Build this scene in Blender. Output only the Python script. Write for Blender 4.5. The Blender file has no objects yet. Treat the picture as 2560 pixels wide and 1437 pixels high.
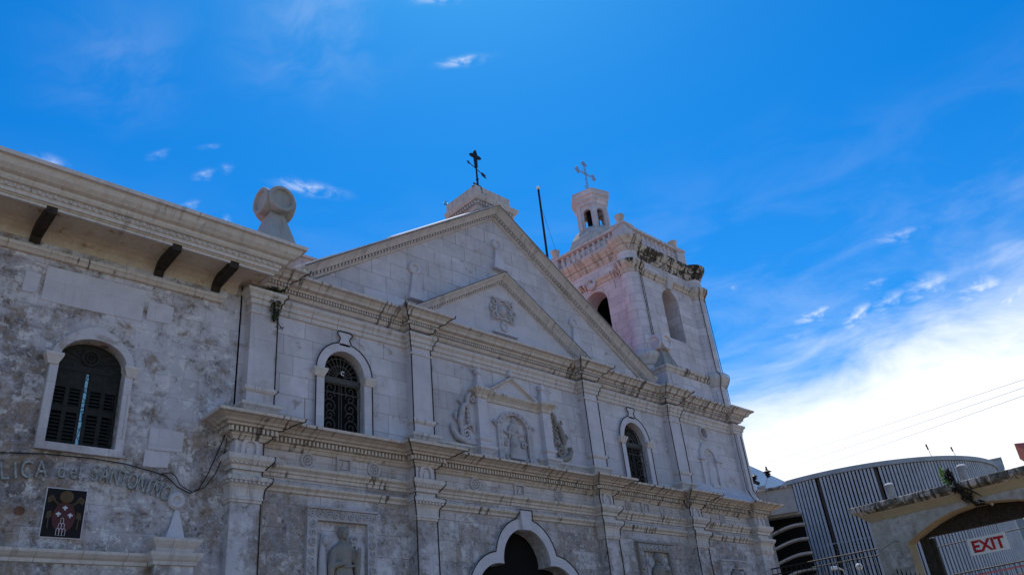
import bpy, bmesh, math, random
from mathutils import Vector, Matrix
from mathutils.geometry import tessellate_polygon

# ----------------------------------------------------------------------------
# camera, exposure, sun, sky   (eye level is z = 0, the ground is at z = -1.6)
# ----------------------------------------------------------------------------
GZ = -1.6
scene = bpy.context.scene
col = scene.collection
cam_data = bpy.data.cameras.new("camera")
cam = bpy.data.objects.new("camera", cam_data)
col.objects.link(cam)
cam_data.sensor_fit = 'HORIZONTAL'
cam_data.sensor_width = 36.0
cam_data.lens = 28.125
cam_data.clip_end = 3000.0
RT = Vector((0.72490085, -0.68227016, -0.09500631))
UP = Vector((-0.26268414, -0.40128652, 0.87747716))
FW = Vector((0.63680123, 0.61112729, 0.47011449))
cam.matrix_world = Matrix(((RT.x, UP.x, -FW.x, -15.861), (RT.y, UP.y, -FW.y, -15.809),
                           (RT.z, UP.z, -FW.z, 0.0), (0, 0, 0, 1)))
scene.camera = cam
scene.view_settings.view_transform = 'Standard'
scene.view_settings.look = 'None'
scene.view_settings.gamma = 1.0
scene.view_settings.exposure = 0.0

SUN_EL, SUN_AZ = math.radians(62), math.radians(46)      # azimuth from +Y towards +X
sdir = Vector((math.cos(SUN_EL) * math.sin(SUN_AZ), math.cos(SUN_EL) * math.cos(SUN_AZ), math.sin(SUN_EL)))
sun_data = bpy.data.lights.new("sun", 'SUN')
sun_data.energy = 3.6
sun_data.angle = math.radians(0.5)
sun_data.color = (1.0, 0.95, 0.87)
sun = bpy.data.objects.new("sun", sun_data)
col.objects.link(sun)
sun.rotation_euler = sdir.to_track_quat('Z', 'Y').to_euler()
sun.location = (0, 0, 60)


class NT:
    """small helper for building node trees"""
    def __init__(self, tree):
        self.t = tree
        self.n = tree.nodes
        self.l = tree.links

    def put(self, sock, v):
        if v is None:
            return
        if isinstance(v, bpy.types.NodeSocket):
            self.l.new(v, sock)
        else:
            if sock.type == 'RGBA' and len(v) == 3:
                v = (*v, 1)
            sock.default_value = v

    def m(self, op, a, b=None, c=None, clamp=False):
        n = self.n.new('ShaderNodeMath')
        n.operation = op
        n.use_clamp = clamp
        for i, v in enumerate((a, b, c)):
            self.put(n.inputs[i], v)
        return n.outputs[0]

    def vm(self, op, a, b=None, out=0):
        n = self.n.new('ShaderNodeVectorMath')
        n.operation = op
        self.put(n.inputs[0], a)
        if b is not None:
            self.put(n.inputs[1], b)
        return n.outputs['Value'] if op in ('DOT_PRODUCT', 'LENGTH') else n.outputs[0]

    def mix(self, f, a, b, mode='MIX'):
        n = self.n.new('ShaderNodeMix')
        n.data_type = 'RGBA'
        n.blend_type = mode
        n.clamp_factor = True
        self.put(n.inputs[0], f)
        self.put(n.inputs[6], a)
        self.put(n.inputs[7], b)
        return n.outputs[2]

    def noise(self, vec, scale, detail=5.0, rough=0.55, dist=0.0):
        n = self.n.new('ShaderNodeTexNoise')
        self.put(n.inputs['Vector'], vec)
        n.inputs['Scale'].default_value = scale
        n.inputs['Detail'].default_value = detail
        n.inputs['Roughness'].default_value = rough
        n.inputs['Distortion'].default_value = dist
        return n.outputs[0]

    def ss(self, x, lo, hi, a=0.0, b=1.0):
        n = self.n.new('ShaderNodeMapRange')
        n.interpolation_type = 'SMOOTHSTEP'
        self.put(n.inputs[0], x)
        n.inputs[1].default_value = lo
        n.inputs[2].default_value = hi
        n.inputs[3].default_value = a
        n.inputs[4].default_value = b
        return n.outputs[0]

    def comb(self, x, y, z):
        n = self.n.new('ShaderNodeCombineXYZ')
        for i, v in enumerate((x, y, z)):
            self.put(n.inputs[i], v)
        return n.outputs[0]

    def sep(self, v):
        n = self.n.new('ShaderNodeSeparateXYZ')
        self.put(n.inputs[0], v)
        return n.outputs

    def scale(self, v, s):
        n = self.n.new('ShaderNodeVectorMath')
        n.operation = 'MULTIPLY'
        self.put(n.inputs[0], v)
        n.inputs[1].default_value = s
        return n.outputs[0]


world = bpy.data.worlds.new("World")
scene.world = world
world.use_nodes = True
w = NT(world.node_tree)
for nd in list(w.n):
    w.n.remove(nd)
w_out = w.n.new('ShaderNodeOutputWorld')
w_bg = w.n.new('ShaderNodeBackground')
w_sky = w.n.new('ShaderNodeTexSky')
w_sky.sky_type = 'NISHITA'
w_sky.sun_disc = False
w_sky.sun_elevation = SUN_EL
w_sky.sun_rotation = SUN_AZ
w_sky.air_density = 1.0
w_sky.dust_density = 0.25
w_sky.ozone_density = 3.5
w_tc = w.n.new('ShaderNodeTexCoord')
D = w.vm('NORMALIZE', w_tc.outputs['Generated'])
dx, dy, dz = w.sep(D)
hs = w.n.new('ShaderNodeHueSaturation')
hs.inputs['Hue'].default_value = 0.5
hs.inputs['Saturation'].default_value = 1.45
hs.inputs['Value'].default_value = 1.0
w.l.new(w_sky.outputs[0], hs.inputs['Color'])
skyc = w.mix(1.0, hs.outputs[0], (0.25, 0.94, 1.05), 'MULTIPLY')
WHITE = (7.2, 7.5, 7.8)


def imgdir(u, v):
    d = RT * ((u - 1280) / 2000.0) - UP * ((v - 718.5) / 2000.0) + FW
    return d.normalized()


def cloud(u0, v0, u1, v1, thick, amount, nscale=14.0, lo=0.36, hi=0.68):
    """one streak of cirrus between two directions of the sky"""
    a, b = imgdir(u0, v0), imgdir(u1, v1)
    c = ((a + b) / 2).normalized()
    e = (b - a)
    L = e.length / 2
    e.normalize()
    f = c.cross(e).normalized()
    uu = w.vm('DOT_PRODUCT', D, tuple(e))
    off = e.dot(c)
    uu = w.m('SUBTRACT', uu, off)
    wob = w.m('SUBTRACT', w.noise(D, 9.0, 2.0), 0.5)
    vv = w.m('ADD', w.vm('DOT_PRODUCT', D, tuple(f)), w.m('MULTIPLY', wob, thick * 1.6))
    q = w.m('ADD', w.m('POWER', w.m('ABSOLUTE', w.m('DIVIDE', uu, L)), 2.0),
            w.m('POWER', w.m('ABSOLUTE', w.m('DIVIDE', vv, thick)), 2.0))
    g = w.m('POWER', 2.718, w.m('MULTIPLY', q, -1.6))
    sv = w.comb(w.m('MULTIPLY', uu, 0.45), vv, 0.0)
    nz = w.ss(w.noise(sv, nscale / max(thick, 0.01) * 0.05, 6.0, 0.62, 0.6), lo, hi)
    front = w.m('GREATER_THAN', w.vm('DOT_PRODUCT', D, tuple(c)), 0.3)
    return w.m('MULTIPLY', w.m('MULTIPLY', w.m('MULTIPLY', g, nz), amount), front)


acc = None
for args in [
        (2105, 825, 2200, 772, .012, .95), (2180, 790, 2290, 735, .012, .5), (2270, 750, 2400, 700, .018, .75), (2380, 745, 2540, 700, .016, .95), (1980, 805, 2110, 770, .009, .8),
        (2180, 600, 2330, 575, .009, .38), (2440, 790, 2620, 700, .022, 1.0), (1105, 160, 1215, 145, .0055, .75),
        (700, 455, 850, 485, .008, .6), (485, 443, 540, 435, .006, .42), (370, 395, 430, 380, .005, .22),
        (60, 405, 170, 425, .010, .5), (500, 368, 560, 366, .003, .22), (450, 520, 505, 515, .007, .3),
        (1820, 725, 1850, 720, .005, .45), (560, 560, 580, 545, .007, .25), (2150, 720, 2230, 705, .008, .35),
        (550, 420, 580, 430, .006, .25), (600, 130, 1000, 30, .07, .16), (100, 200, 520, 120, .06, .10),
        (2290, 850, 2420, 820, .014, .7), (1900, 880, 2100, 830, .02, .3), (1040, 2, 1160, -4, .006, .5)]:
    cl = cloud(*args)
    acc = cl if acc is None else w.m('MAXIMUM', acc, cl)
# bright hazy cloud bank low in the sky, higher towards the right of the view
azm = w.vm('DOT_PRODUCT', D, tuple(RT))
bank_n = w.noise(w.scale(D, (3.0, 3.0, 9.0)), 2.2, 6.0, 0.6, 0.4)
lvl = w.m('ADD', dz, w.m('MULTIPLY', w.m('SUBTRACT', bank_n, 0.5), -0.17))
lvl = w.m('ADD', lvl, w.m('MULTIPLY', w.ss(azm, 0.15, 0.62), -0.03))
bank = w.ss(lvl, 0.235, 0.40, 1.0, 0.0)
bank = w.m('MULTIPLY', w.m('POWER', bank, 1.5), w.ss(w.vm('DOT_PRODUCT', D, tuple(imgdir(2300, 1150))), 0.35, 0.85, 0.50, 1.0))  # unseen bank around the view kept bright, added to light the facade
veil = w.m('MULTIPLY', w.ss(dz, 0.3, 0.62, 1.0, 0.0), w.ss(bank_n, 0.35, 0.75, 0.02, 0.20))
acc = w.m('MAXIMUM', acc, w.m('MAXIMUM', bank, veil))
skyc = w.mix(acc, skyc, WHITE)
below = w.ss(dz, -0.08, -0.02, 1.0, 0.0)
skyc = w.mix(below, skyc, (1.6, 1.6, 1.6))
w.l.new(skyc, w_bg.inputs[0])
w_bg.inputs[1].default_value = 0.15
w.l.new(w_bg.outputs[0], w_out.inputs[0])

# ----------------------------------------------------------------------------
# materials
# ----------------------------------------------------------------------------
def new_mat(name):
    m = bpy.data.materials.new(name)
    m.use_nodes = True
    t = NT(m.node_tree)
    bsdf = t.n['Principled BSDF']
    return m, t, bsdf


def simple(name, c, rough=0.7, metal=0.0, var=0.15, scale=3.0, bump=0.0):
    m, t, b = new_mat(name)
    pos = t.n.new('ShaderNodeNewGeometry').outputs['Position']
    n = t.noise(pos, scale, 5.0, 0.6)
    f = t.ss(n, 0.3, 0.7, 1.0 - var, 1.0 + var)
    c2 = t.mix(1.0, c, t.comb(f, f, f), 'MULTIPLY')
    t.put(b.inputs['Base Color'], c2)
    b.inputs['Roughness'].default_value = rough
    b.inputs['Metallic'].default_value = metal
    b.inputs['Specular IOR Level'].default_value = 0.25
    if bump:
        bn = t.n.new('ShaderNodeBump')
        bn.inputs['Strength'].default_value = bump
        bn.inputs['Distance'].default_value = 0.02
        t.put(bn.inputs['Height'], t.noise(pos, scale * 8, 6.0, 0.65))
        t.l.new(bn.outputs[0], b.inputs['Normal'])
    return m


def face_u(t, x, y):
    """coordinate running along a wall, whichever way the wall faces"""
    nx, ny, nz_ = t.sep(t.n.new('ShaderNodeNewGeometry').outputs['True Normal'])
    side = t.m('GREATER_THAN', t.m('ABSOLUTE', nx), t.m('ABSOLUTE', ny))
    return t.m('ADD', t.m('MULTIPLY', x, t.m('SUBTRACT', 1.0, side)), t.m('MULTIPLY', t.m('ADD', y, 0.37), side))


def stone(name, base=(0.555, 0.515, 0.555), stain=(0.27, 0.215, 0.165), dark=(0.10, 0.085, 0.07),
          mortar=(0.20, 0.155, 0.12), bw=0.78, bh=0.50, blocks=1.0, stain_amt=0.35, mottle=0.0,
          dark_amt=0.15, streak=0.25, mottle_low=False, tint_var=0.12, bump=0.35, pits=0.5):
    """coral stone ashlar: blocks with thin brown joints, stains, streaks, mottled render"""
    m, t, b = new_mat(name)
    pos = t.n.new('ShaderNodeNewGeometry').outputs['Position']
    x, y, z = t.sep(pos)
    u = face_u(t, x, y)
    row = t.m('FLOOR', t.m('DIVIDE', z, bh))
    wn = t.n.new('ShaderNodeTexWhiteNoise')
    wn.noise_dimensions = '1D'
    t.put(wn.inputs['W'], row)
    u1 = t.m('ADD', u, t.m('MULTIPLY', wn.outputs[0], 1.7))
    warp = t.m('MULTIPLY', t.m('SUBTRACT', t.noise(t.comb(t.m('MULTIPLY', u1, 0.9), row, 0.0), 1.0, 1.0), 0.5), 0.9)
    u2 = t.m('ADD', u1, warp)
    wob = t.m('MULTIPLY', t.m('SUBTRACT', t.noise(pos, 3.0, 2.0), 0.5), 0.035)
    z2 = t.m('ADD', z, wob)
    br = t.n.new('ShaderNodeTexBrick')
    br.inputs['Scale'].default_value = 1.0
    br.inputs['Brick Width'].default_value = bw
    br.inputs['Row Height'].default_value = bh
    br.inputs['Mortar Size'].default_value = 0.007
    br.inputs['Mortar Smooth'].default_value = 0.6
    br.inputs['Bias'].default_value = 0.0
    br.offset = 0.5
    t.put(br.inputs['Vector'], t.comb(u2, z2, 0.0))
    br.inputs['Color1'].default_value = (0, 0, 0, 1)
    br.inputs['Color2'].default_value = (1, 1, 1, 1)
    br.inputs['Mortar'].default_value = (0.5, 0.5, 0.5, 1)
    tone = t.sep(br.outputs['Color'])[0]
    joint = br.outputs['Fac']
    n_big = t.noise(pos, 0.55, 6.0, 0.62, 0.5)
    n_mid = t.noise(pos, 2.3, 8.0, 0.66, 0.3)
    n_fine = t.noise(pos, 14.0, 6.0, 0.65)
    n_grain = t.noise(pos, 60.0, 3.0, 0.6)
    f = t.m('ADD', t.m('MULTIPLY', t.m('SUBTRACT', tone, 0.5), tint_var * 2 * blocks), 1.0)
    f = t.m('MULTIPLY', f, t.ss(n_mid, 0.25, 0.75, 0.86, 1.12))
    f = t.m('MULTIPLY', f, t.ss(n_grain, 0.2, 0.8, 0.92, 1.07))
    c = t.mix(1.0, base, t.comb(f, f, f), 'MULTIPLY')
    # brown stains
    sfac = t.m('MULTIPLY', t.ss(t.m('ADD', t.m('MULTIPLY', n_big, 0.6), t.m('MULTIPLY', n_mid, 0.4)), 0.46, 0.66), stain_amt)
    c = t.mix(sfac, c, stain)
    # pits and specks
    pf = t.m('MULTIPLY', t.ss(n_fine, 0.60, 0.72), pits * 0.6)
    c = t.mix(pf, c, stain)
    if mottle:
        nm = t.m('ADD', t.m('MULTIPLY', t.noise(t.scale(pos, (1.0, 1.0, 1.15)), 1.5, 12.0, 0.70, 0.15), 0.66),
                 t.m('ADD', t.m('MULTIPLY', tone, 0.07), t.m('MULTIPLY', t.noise(pos, 0.45, 3.0, 0.5), 0.34)))
        mf = t.ss(t.m('ADD', nm, t.m('ADD', t.m('MULTIPLY', t.ss(x, -11.0, -13.2), 0.07), t.m('ADD', t.m('MULTIPLY', t.ss(z, 8.4, 5.2), 0.055), -0.075))), 0.42, 0.57, 0.0, 0.92)
        n3 = t.noise(pos, 8.0, 10.0, 0.78, 0.3)
        mf = t.m('MULTIPLY', mf, t.ss(n3, 0.36, 0.58, 0.55, 1.1))
        fl = t.ss(t.noise(t.vm('ADD', pos, (3.1, 9.2, 5.5)), 5.0, 12.0, 0.76), 0.545, 0.585)
        fl2 = t.ss(t.noise(t.vm('ADD', pos, (8.1, 2.2, 1.5)), 3.6, 12.0, 0.78, 0.25), 0.535, 0.570)
        if mottle_low:
            spot = None
            for sx_, sz_, wx_, wz_ in ((2.3, 3.9, 1.3, 1.5), (-7.2, 3.4, 1.1, 1.6), (9.6, 3.6, 2.0, 1.5), (5.6, 3.4, 2.0, 1.2), (-4.4, 4.9, 0.9, 0.7)):
                gx = t.m('POWER', t.m('ABSOLUTE', t.m('DIVIDE', t.m('SUBTRACT', x, sx_), wx_)), 2.0)
                gz = t.m('POWER', t.m('ABSOLUTE', t.m('DIVIDE', t.m('SUBTRACT', z, sz_), wz_)), 2.0)
                gg = t.m('POWER', 2.718, t.m('MULTIPLY', t.m('ADD', gx, gz), -1.0))
                spot = gg if spot is None else t.m('MAXIMUM', spot, gg)
            stainm = t.ss(t.m('ADD', t.m('MULTIPLY', spot, 0.42), t.m('MULTIPLY', t.noise(pos, 1.8, 10.0, 0.72, 0.2), 0.75)), 0.50, 0.66)
            lowm = t.ss(t.m('ADD', z, t.m('MULTIPLY', t.m('SUBTRACT', n_big, 0.5), 5.0)), 4.0, 6.3, 1.0, 0.12)
            mf = t.m('MULTIPLY', mf, lowm)
        mf = t.m('MULTIPLY', mf, mottle)
        dirt = t.mix(t.ss(t.noise(pos, 2.0, 8.0, 0.7), 0.40, 0.60), (0.125, 0.107, 0.104), (0.25, 0.18, 0.13))
        if mottle_low:
            mf = t.m('MAXIMUM', mf, t.m('MULTIPLY', t.m('MULTIPLY', stainm, t.ss(n3, 0.33, 0.62, 0.45, 1.0)), 0.85))
        c = t.mix(mf, c, dirt)
        lowk = lowm if mottle_low else 1.0
        c = t.mix(t.m('MULTIPLY', t.m('MULTIPLY', fl, t.ss(nm, 0.44, 0.56)), t.m('MULTIPLY', lowk, 0.75 * mottle)), c, (0.075, 0.055, 0.043))
        c = t.mix(t.m('MULTIPLY', t.m('MULTIPLY', fl2, t.ss(nm, 0.66, 0.50)), t.m('MULTIPLY', lowk, 0.85 * mottle)), c, (0.66, 0.62, 0.62))
        fresh = t.m('MULTIPLY', t.m('GREATER_THAN', tone, 0.80), t.ss(n3, 0.62, 0.42))
        c = t.mix(t.m('MULTIPLY', fresh, t.m('MULTIPLY', lowk, 0.6)), c, (0.60, 0.56, 0.56))
        rust = t.m('MULTIPLY', t.ss(t.noise(t.vm('ADD', pos, (7.3, 1.7, 3.1)), 1.7, 9.0, 0.72, 0.4), 0.56, 0.66), 0.7 * mottle)
        c = t.mix(rust, c, (0.21, 0.135, 0.065))
    # vertical run-off streaks
    st = t.noise(t.comb(t.m('MULTIPLY', u, 9.0), 0.0, t.m('MULTIPLY', z, 0.7)), 1.0, 5.0, 0.6)
    sf = t.m('MULTIPLY', t.m('MULTIPLY', t.ss(st, 0.52, 0.70), t.ss(n_big, 0.40, 0.60)), streak)
    c = t.mix(sf, c, dark)
    # black mould
    df = t.m('MULTIPLY', t.m('MULTIPLY', t.ss(n_mid, 0.55, 0.68), t.ss(n_big, 0.47, 0.62)), dark_amt)
    c = t.mix(df, c, dark)
    jf = t.m('MULTIPLY', t.m('MULTIPLY', joint, blocks), t.ss(t.noise(pos, 1.6, 4.0), 0.30, 0.55, 0.35, 1.0))
    c = t.mix(jf, c, mortar)
    t.put(b.inputs['Base Color'], c)
    b.inputs['Roughness'].default_value = 0.9
    b.inputs['Specular IOR Level'].default_value = 0.2
    bn = t.n.new('ShaderNodeBump')
    bn.inputs['Strength'].default_value = bump
    bn.inputs['Distance'].default_value = 0.03
    h = t.m('SUBTRACT', t.m('ADD', t.m('MULTIPLY', n_fine, 0.5), t.m('MULTIPLY', n_mid, 0.6)), t.m('MULTIPLY', joint, 0.35 * blocks))
    t.put(bn.inputs['Height'], h)
    t.l.new(bn.outputs[0], b.inputs['Normal'])
    return m


def trim(name, base=(0.59, 0.515, 0.475), black=0.5, drip=0.6, joints=True, green=False, rust=0.45, damp=0.0, ochre=0.0):
    """moulded stone: tan, with segment joints, brown run-off and black drips under the top edge"""
    m, t, b = new_mat(name)
    pos = t.n.new('ShaderNodeNewGeometry').outputs['Position']
    x, y, z = t.sep(pos)
    u = face_u(t, x, y)
    n_big = t.noise(pos, 0.45, 5.0, 0.6, 0.4)
    n_mid = t.noise(pos, 2.6, 8.0, 0.66, 0.3)
    n_fine = t.noise(pos, 16.0, 6.0, 0.65)
    f = t.m('MULTIPLY', t.ss(n_mid, 0.25, 0.75, 0.82, 1.14), t.ss(n_fine, 0.2, 0.8, 0.90, 1.08))
    c = t.mix(1.0, base, t.comb(f, f, f), 'MULTIPLY')
    c = t.mix(t.m('MULTIPLY', t.ss(n_mid, 0.50, 0.66), rust), c, (0.30, 0.20, 0.115))
    c = t.mix(t.m('MULTIPLY', t.ss(t.noise(pos, 6.0, 6.0, 0.7), 0.56, 0.68), 0.35), c, (0.60, 0.58, 0.55))
    st = t.noise(t.comb(t.m('MULTIPLY', u, 8.0), 0.0, t.m('MULTIPLY', z, 1.0)), 1.0, 6.0, 0.65, 0.2)
    c = t.mix(t.m('MULTIPLY', t.ss(st, 0.50, 0.64), drip * 0.5), c, (0.26, 0.19, 0.125))
    wet = t.m('ADD', t.noise(pos, 0.9, 4.0, 0.6), t.ss(x, 0.0, 9.0, -0.03 + damp, 0.10 + damp))
    bf = t.m('MULTIPLY', t.m('MULTIPLY', t.ss(t.m('ADD', st, t.m('MULTIPLY', t.m('SUBTRACT', n_fine, 0.5), 0.12)), 0.52, 0.57), t.ss(wet, 0.50, 0.57)), black)
    if damp:
        br_ = t.m('MULTIPLY', t.ss(t.noise(pos, 3.2, 9.0, 0.7, 0.3), 0.455, 0.53), t.ss(x, 7.75, 8.7))
        bf = t.m('MAXIMUM', t.m('MULTIPLY', bf, t.ss(x, 7.3, 8.2, 0.25, 1.0)), t.m('MULTIPLY', br_, 0.92))
    c = t.mix(bf, c, (0.035, 0.028, 0.022))
    if ochre:
        oc = t.m('MULTIPLY', t.ss(t.noise(pos, 2.2, 9.0, 0.7, 0.4), 0.58, 0.68), ochre)
        c = t.mix(oc, c, (0.27, 0.145, 0.055))
    if green:
        gf = t.ss(t.noise(pos, 2.2, 8.0, 0.7, 0.6), 0.42, 0.58)
        c = t.mix(t.m('MULTIPLY', gf, 0.85), c, t.mix(n_mid, (0.02, 0.02, 0.015), (0.07, 0.065, 0.04)))
    if joints:
        fr = t.m('FRACT', t.m('ADD', t.m('MULTIPLY', u, 1.35), t.m('MULTIPLY', t.m('SUBTRACT', n_big, 0.5), 0.4)))
        jl = t.m('LESS_THAN', fr, 0.022)
        c = t.mix(t.m('MULTIPLY', jl, t.ss(n_mid, 0.35, 0.55, 0.1, 0.6)), c, (0.16, 0.11, 0.07))
    t.put(b.inputs['Base Color'], c)
    b.inputs['Roughness'].default_value = 0.9
    b.inputs['Specular IOR Level'].default_value = 0.2
    bn = t.n.new('ShaderNodeBump')
    bn.inputs['Strength'].default_value = 0.4
    bn.inputs['Distance'].default_value = 0.025
    t.put(bn.inputs['Height'], t.m('ADD', t.m('MULTIPLY', n_fine, 0.5), n_mid))
    t.l.new(bn.outputs[0], b.inputs['Normal'])
    return m


M = {}
M['wall'] = stone('ashlar_wall', mottle=0.8, mottle_low=True)
M['old'] = stone('old_wall', mottle=0.95, bw=0.8, bh=0.46, blocks=0.55, stain_amt=0.5, tint_var=0.2, streak=0.3, bump=0.5)
M['old_light'] = stone('weathered_pilaster', mottle=0.75, mottle_low=True, blocks=0.5, bw=2.0, bh=0.9)
M['clean'] = stone('smooth_stone', blocks=0.25, bw=1.5, bh=0.6, stain_amt=0.2, pits=0.3, dark_amt=0.1, streak=0.15)
M['carved'] = stone('carved_stone', base=(0.47, 0.435, 0.455), blocks=0.0, stain_amt=0.45, dark_amt=0.4, streak=0.4, pits=0.6)
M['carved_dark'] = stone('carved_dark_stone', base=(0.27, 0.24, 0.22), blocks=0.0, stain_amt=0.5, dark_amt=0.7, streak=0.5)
M['tower'] = stone('tower_stone', base=(0.62, 0.56, 0.595), bw=0.6, bh=0.36, stain_amt=0.3, streak=0.35, dark_amt=0.25)
M['trim'] = trim('moulded_trim', black=0.8)
M['trim_upper'] = trim('upper_trim', base=(0.60, 0.54, 0.525), black=0.75, drip=0.45, rust=0.3)
M['trim_clean'] = trim('clean_trim', base=(0.59, 0.535, 0.525), black=0.25, drip=0.35, rust=0.2)
M['trim_black'] = trim('blackened_trim', black=1.0, drip=0.9)
M['trim_tower'] = trim('blackened_tower_trim', black=1.0, drip=1.0, damp=0.05)
M['trim_eave'] = trim('eave_trim', base=(0.62, 0.565, 0.545), black=0.25, drip=0.3, rust=0.3, joints=False)
M['soffit'] = trim('eave_soffit', base=(0.56, 0.48, 0.40), black=0.3, drip=0.2, joints=False, rust=0.4, ochre=0.8)
M['mossy'] = trim('mossy_trim', green=True, black=0.9)
M['dome'] = simple('rendered_dome', (0.50, 0.42, 0.38), 0.9, 0, 0.2, 4.0, 0.3)
M['grille'] = simple('grey_grille_iron', (0.075, 0.068, 0.062), 0.7, 0.0, 0.3, 20.0)  # grey-brown, lighter than the black ironwork
M['iron'] = simple('black_iron', (0.018, 0.017, 0.017), 0.55, 0.3, 0.3, 20.0)
M['cable'] = simple('dark_cable', (0.030, 0.020, 0.014), 0.8, 0, 0.2, 10.0)
M['dark'] = simple('dark_interior', (0.02, 0.014, 0.012), 0.95, 0, 0.2, 2.0)  # near-black colour carries the darkness of unlit interiors
M['wood'] = simple('dark_timber', (0.035, 0.026, 0.020), 0.75, 0, 0.4, 9.0, 0.3)
M['shutter'] = simple('louvre_shutter', (0.022, 0.021, 0.019), 0.75, 0, 0.3, 9.0, 0.2)
M['roof_red'] = simple('rusty_roof_sheet', (0.50, 0.19, 0.15), 0.7, 0.0, 0.25, 1.5)
M['white'] = simple('white_paint', (0.75, 0.75, 0.74), 0.6, 0, 0.08, 6.0)
M['grey'] = simple('grey_metal', (0.30, 0.31, 0.33), 0.5, 0.5, 0.2, 6.0)
M['silver'] = simple('weathered_silver', (0.24, 0.25, 0.28), 0.5, 0.4, 0.3, 12.0)
M['letter'] = simple('grey_letter_metal', (0.30, 0.30, 0.29), 0.6, 0.2, 0.4, 14.0, 0.2)
M['rust'] = simple('rusty_ball', (0.16, 0.08, 0.05), 0.8, 0.2, 0.3, 10.0)
M['slat'] = simple('grey_slat', (0.37, 0.38, 0.42), 0.6, 0.0, 0.12, 1.2)
M['rim'] = simple('grey_rim', (0.30, 0.32, 0.35), 0.6, 0.0, 0.12, 1.2)
M['brown'] = simple('brown_steel', (0.085, 0.06, 0.055), 0.7)
M['panel'] = simple('pale_panel', (0.42, 0.46, 0.48), 0.5, 0.0, 0.08, 2.0)
M['deep'] = simple('shade_black', (0.005, 0.004, 0.004), 0.95)  # near-black colour carries the shade inside openings
M['concrete'] = stone('stained_concrete', base=(0.34, 0.335, 0.33), blocks=0.0, stain_amt=0.4, dark_amt=0.6, streak=0.7)
M['whiteroof'] = simple('white_sheet_roof', (0.62, 0.66, 0.70), 0.5, 0.0, 0.05, 1.0)
M['gate'] = stone('gate_render', base=(0.43, 0.40, 0.36), blocks=0.0, stain_amt=0.5, dark_amt=0.5, streak=0.3, mottle=0.35)
M['gate_bounce_tan'] = stone('gate_bounce_tan', base=(0.42, 0.34, 0.23), blocks=0.0, stain_amt=0.5, dark_amt=0.3, streak=0.2)  # tan includes the warm light bounced up from the ground
M['red'] = simple('red_lettering', (0.45, 0.015, 0.02), 0.5)
M['pink'] = simple('pink_tube', (0.65, 0.16, 0.16), 0.5)
M['leaf'] = simple('leaf', (0.035, 0.065, 0.018), 0.6, 0, 0.5, 12.0)
M['leaf_bright'] = simple('bright_leaf', (0.16, 0.28, 0.03), 0.6, 0, 0.4, 12.0)
M['root'] = simple('dead_roots', (0.028, 0.022, 0.016), 0.9, 0, 0.4, 10.0)
M['crest_black'] = simple('crest_field', (0.010, 0.008, 0.009), 0.8)
M['crest_red'] = simple('crest_maroon', (0.075, 0.010, 0.014), 0.4)
M['crest_gold'] = simple('crest_gold', (0.10, 0.055, 0.022), 0.5)
M['crest_brown'] = simple('crest_brown', (0.075, 0.045, 0.022), 0.5)
M['crest_white'] = simple('crest_white', (0.62, 0.60, 0.62), 0.5)
M['redroof'] = simple('red_roof', (0.45, 0.10, 0.09), 0.7)
M['ground'] = stone('paving', base=(0.46, 0.43, 0.39), blocks=0.0, stain_amt=0.2)
# stained glass strip
_m, _t, _b = new_mat('stained_glass')
_p = _t.n.new('ShaderNodeNewGeometry').outputs['Position']
_v = _t.n.new('ShaderNodeTexVoronoi')
_v.feature = 'DISTANCE_TO_EDGE'
_v.inputs['Scale'].default_value = 7.0
_t.put(_v.inputs['Vector'], _p)
_c = _t.mix(_t.ss(_v.outputs['Distance'], 0.03, 0.06), (0.02, 0.04, 0.06),
            _t.mix(_t.noise(_p, 5.0), (0.03, 0.20, 0.48), (0.30, 0.62, 0.80)))
_t.put(_b.inputs['Base Color'], _c)
_b.inputs['Roughness'].default_value = 0.25
_t.put(_b.inputs['Emission Color'], _c)          # small glow added to brighten the strip, with no source behind it
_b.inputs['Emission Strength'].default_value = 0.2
M['glass'] = _m
# mottled paving uses x and y, so give the ground its own simple noise
M['ground'] = simple('paving', (0.27, 0.20, 0.13), 0.9, 0, 0.15, 0.4, 0.2)


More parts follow.
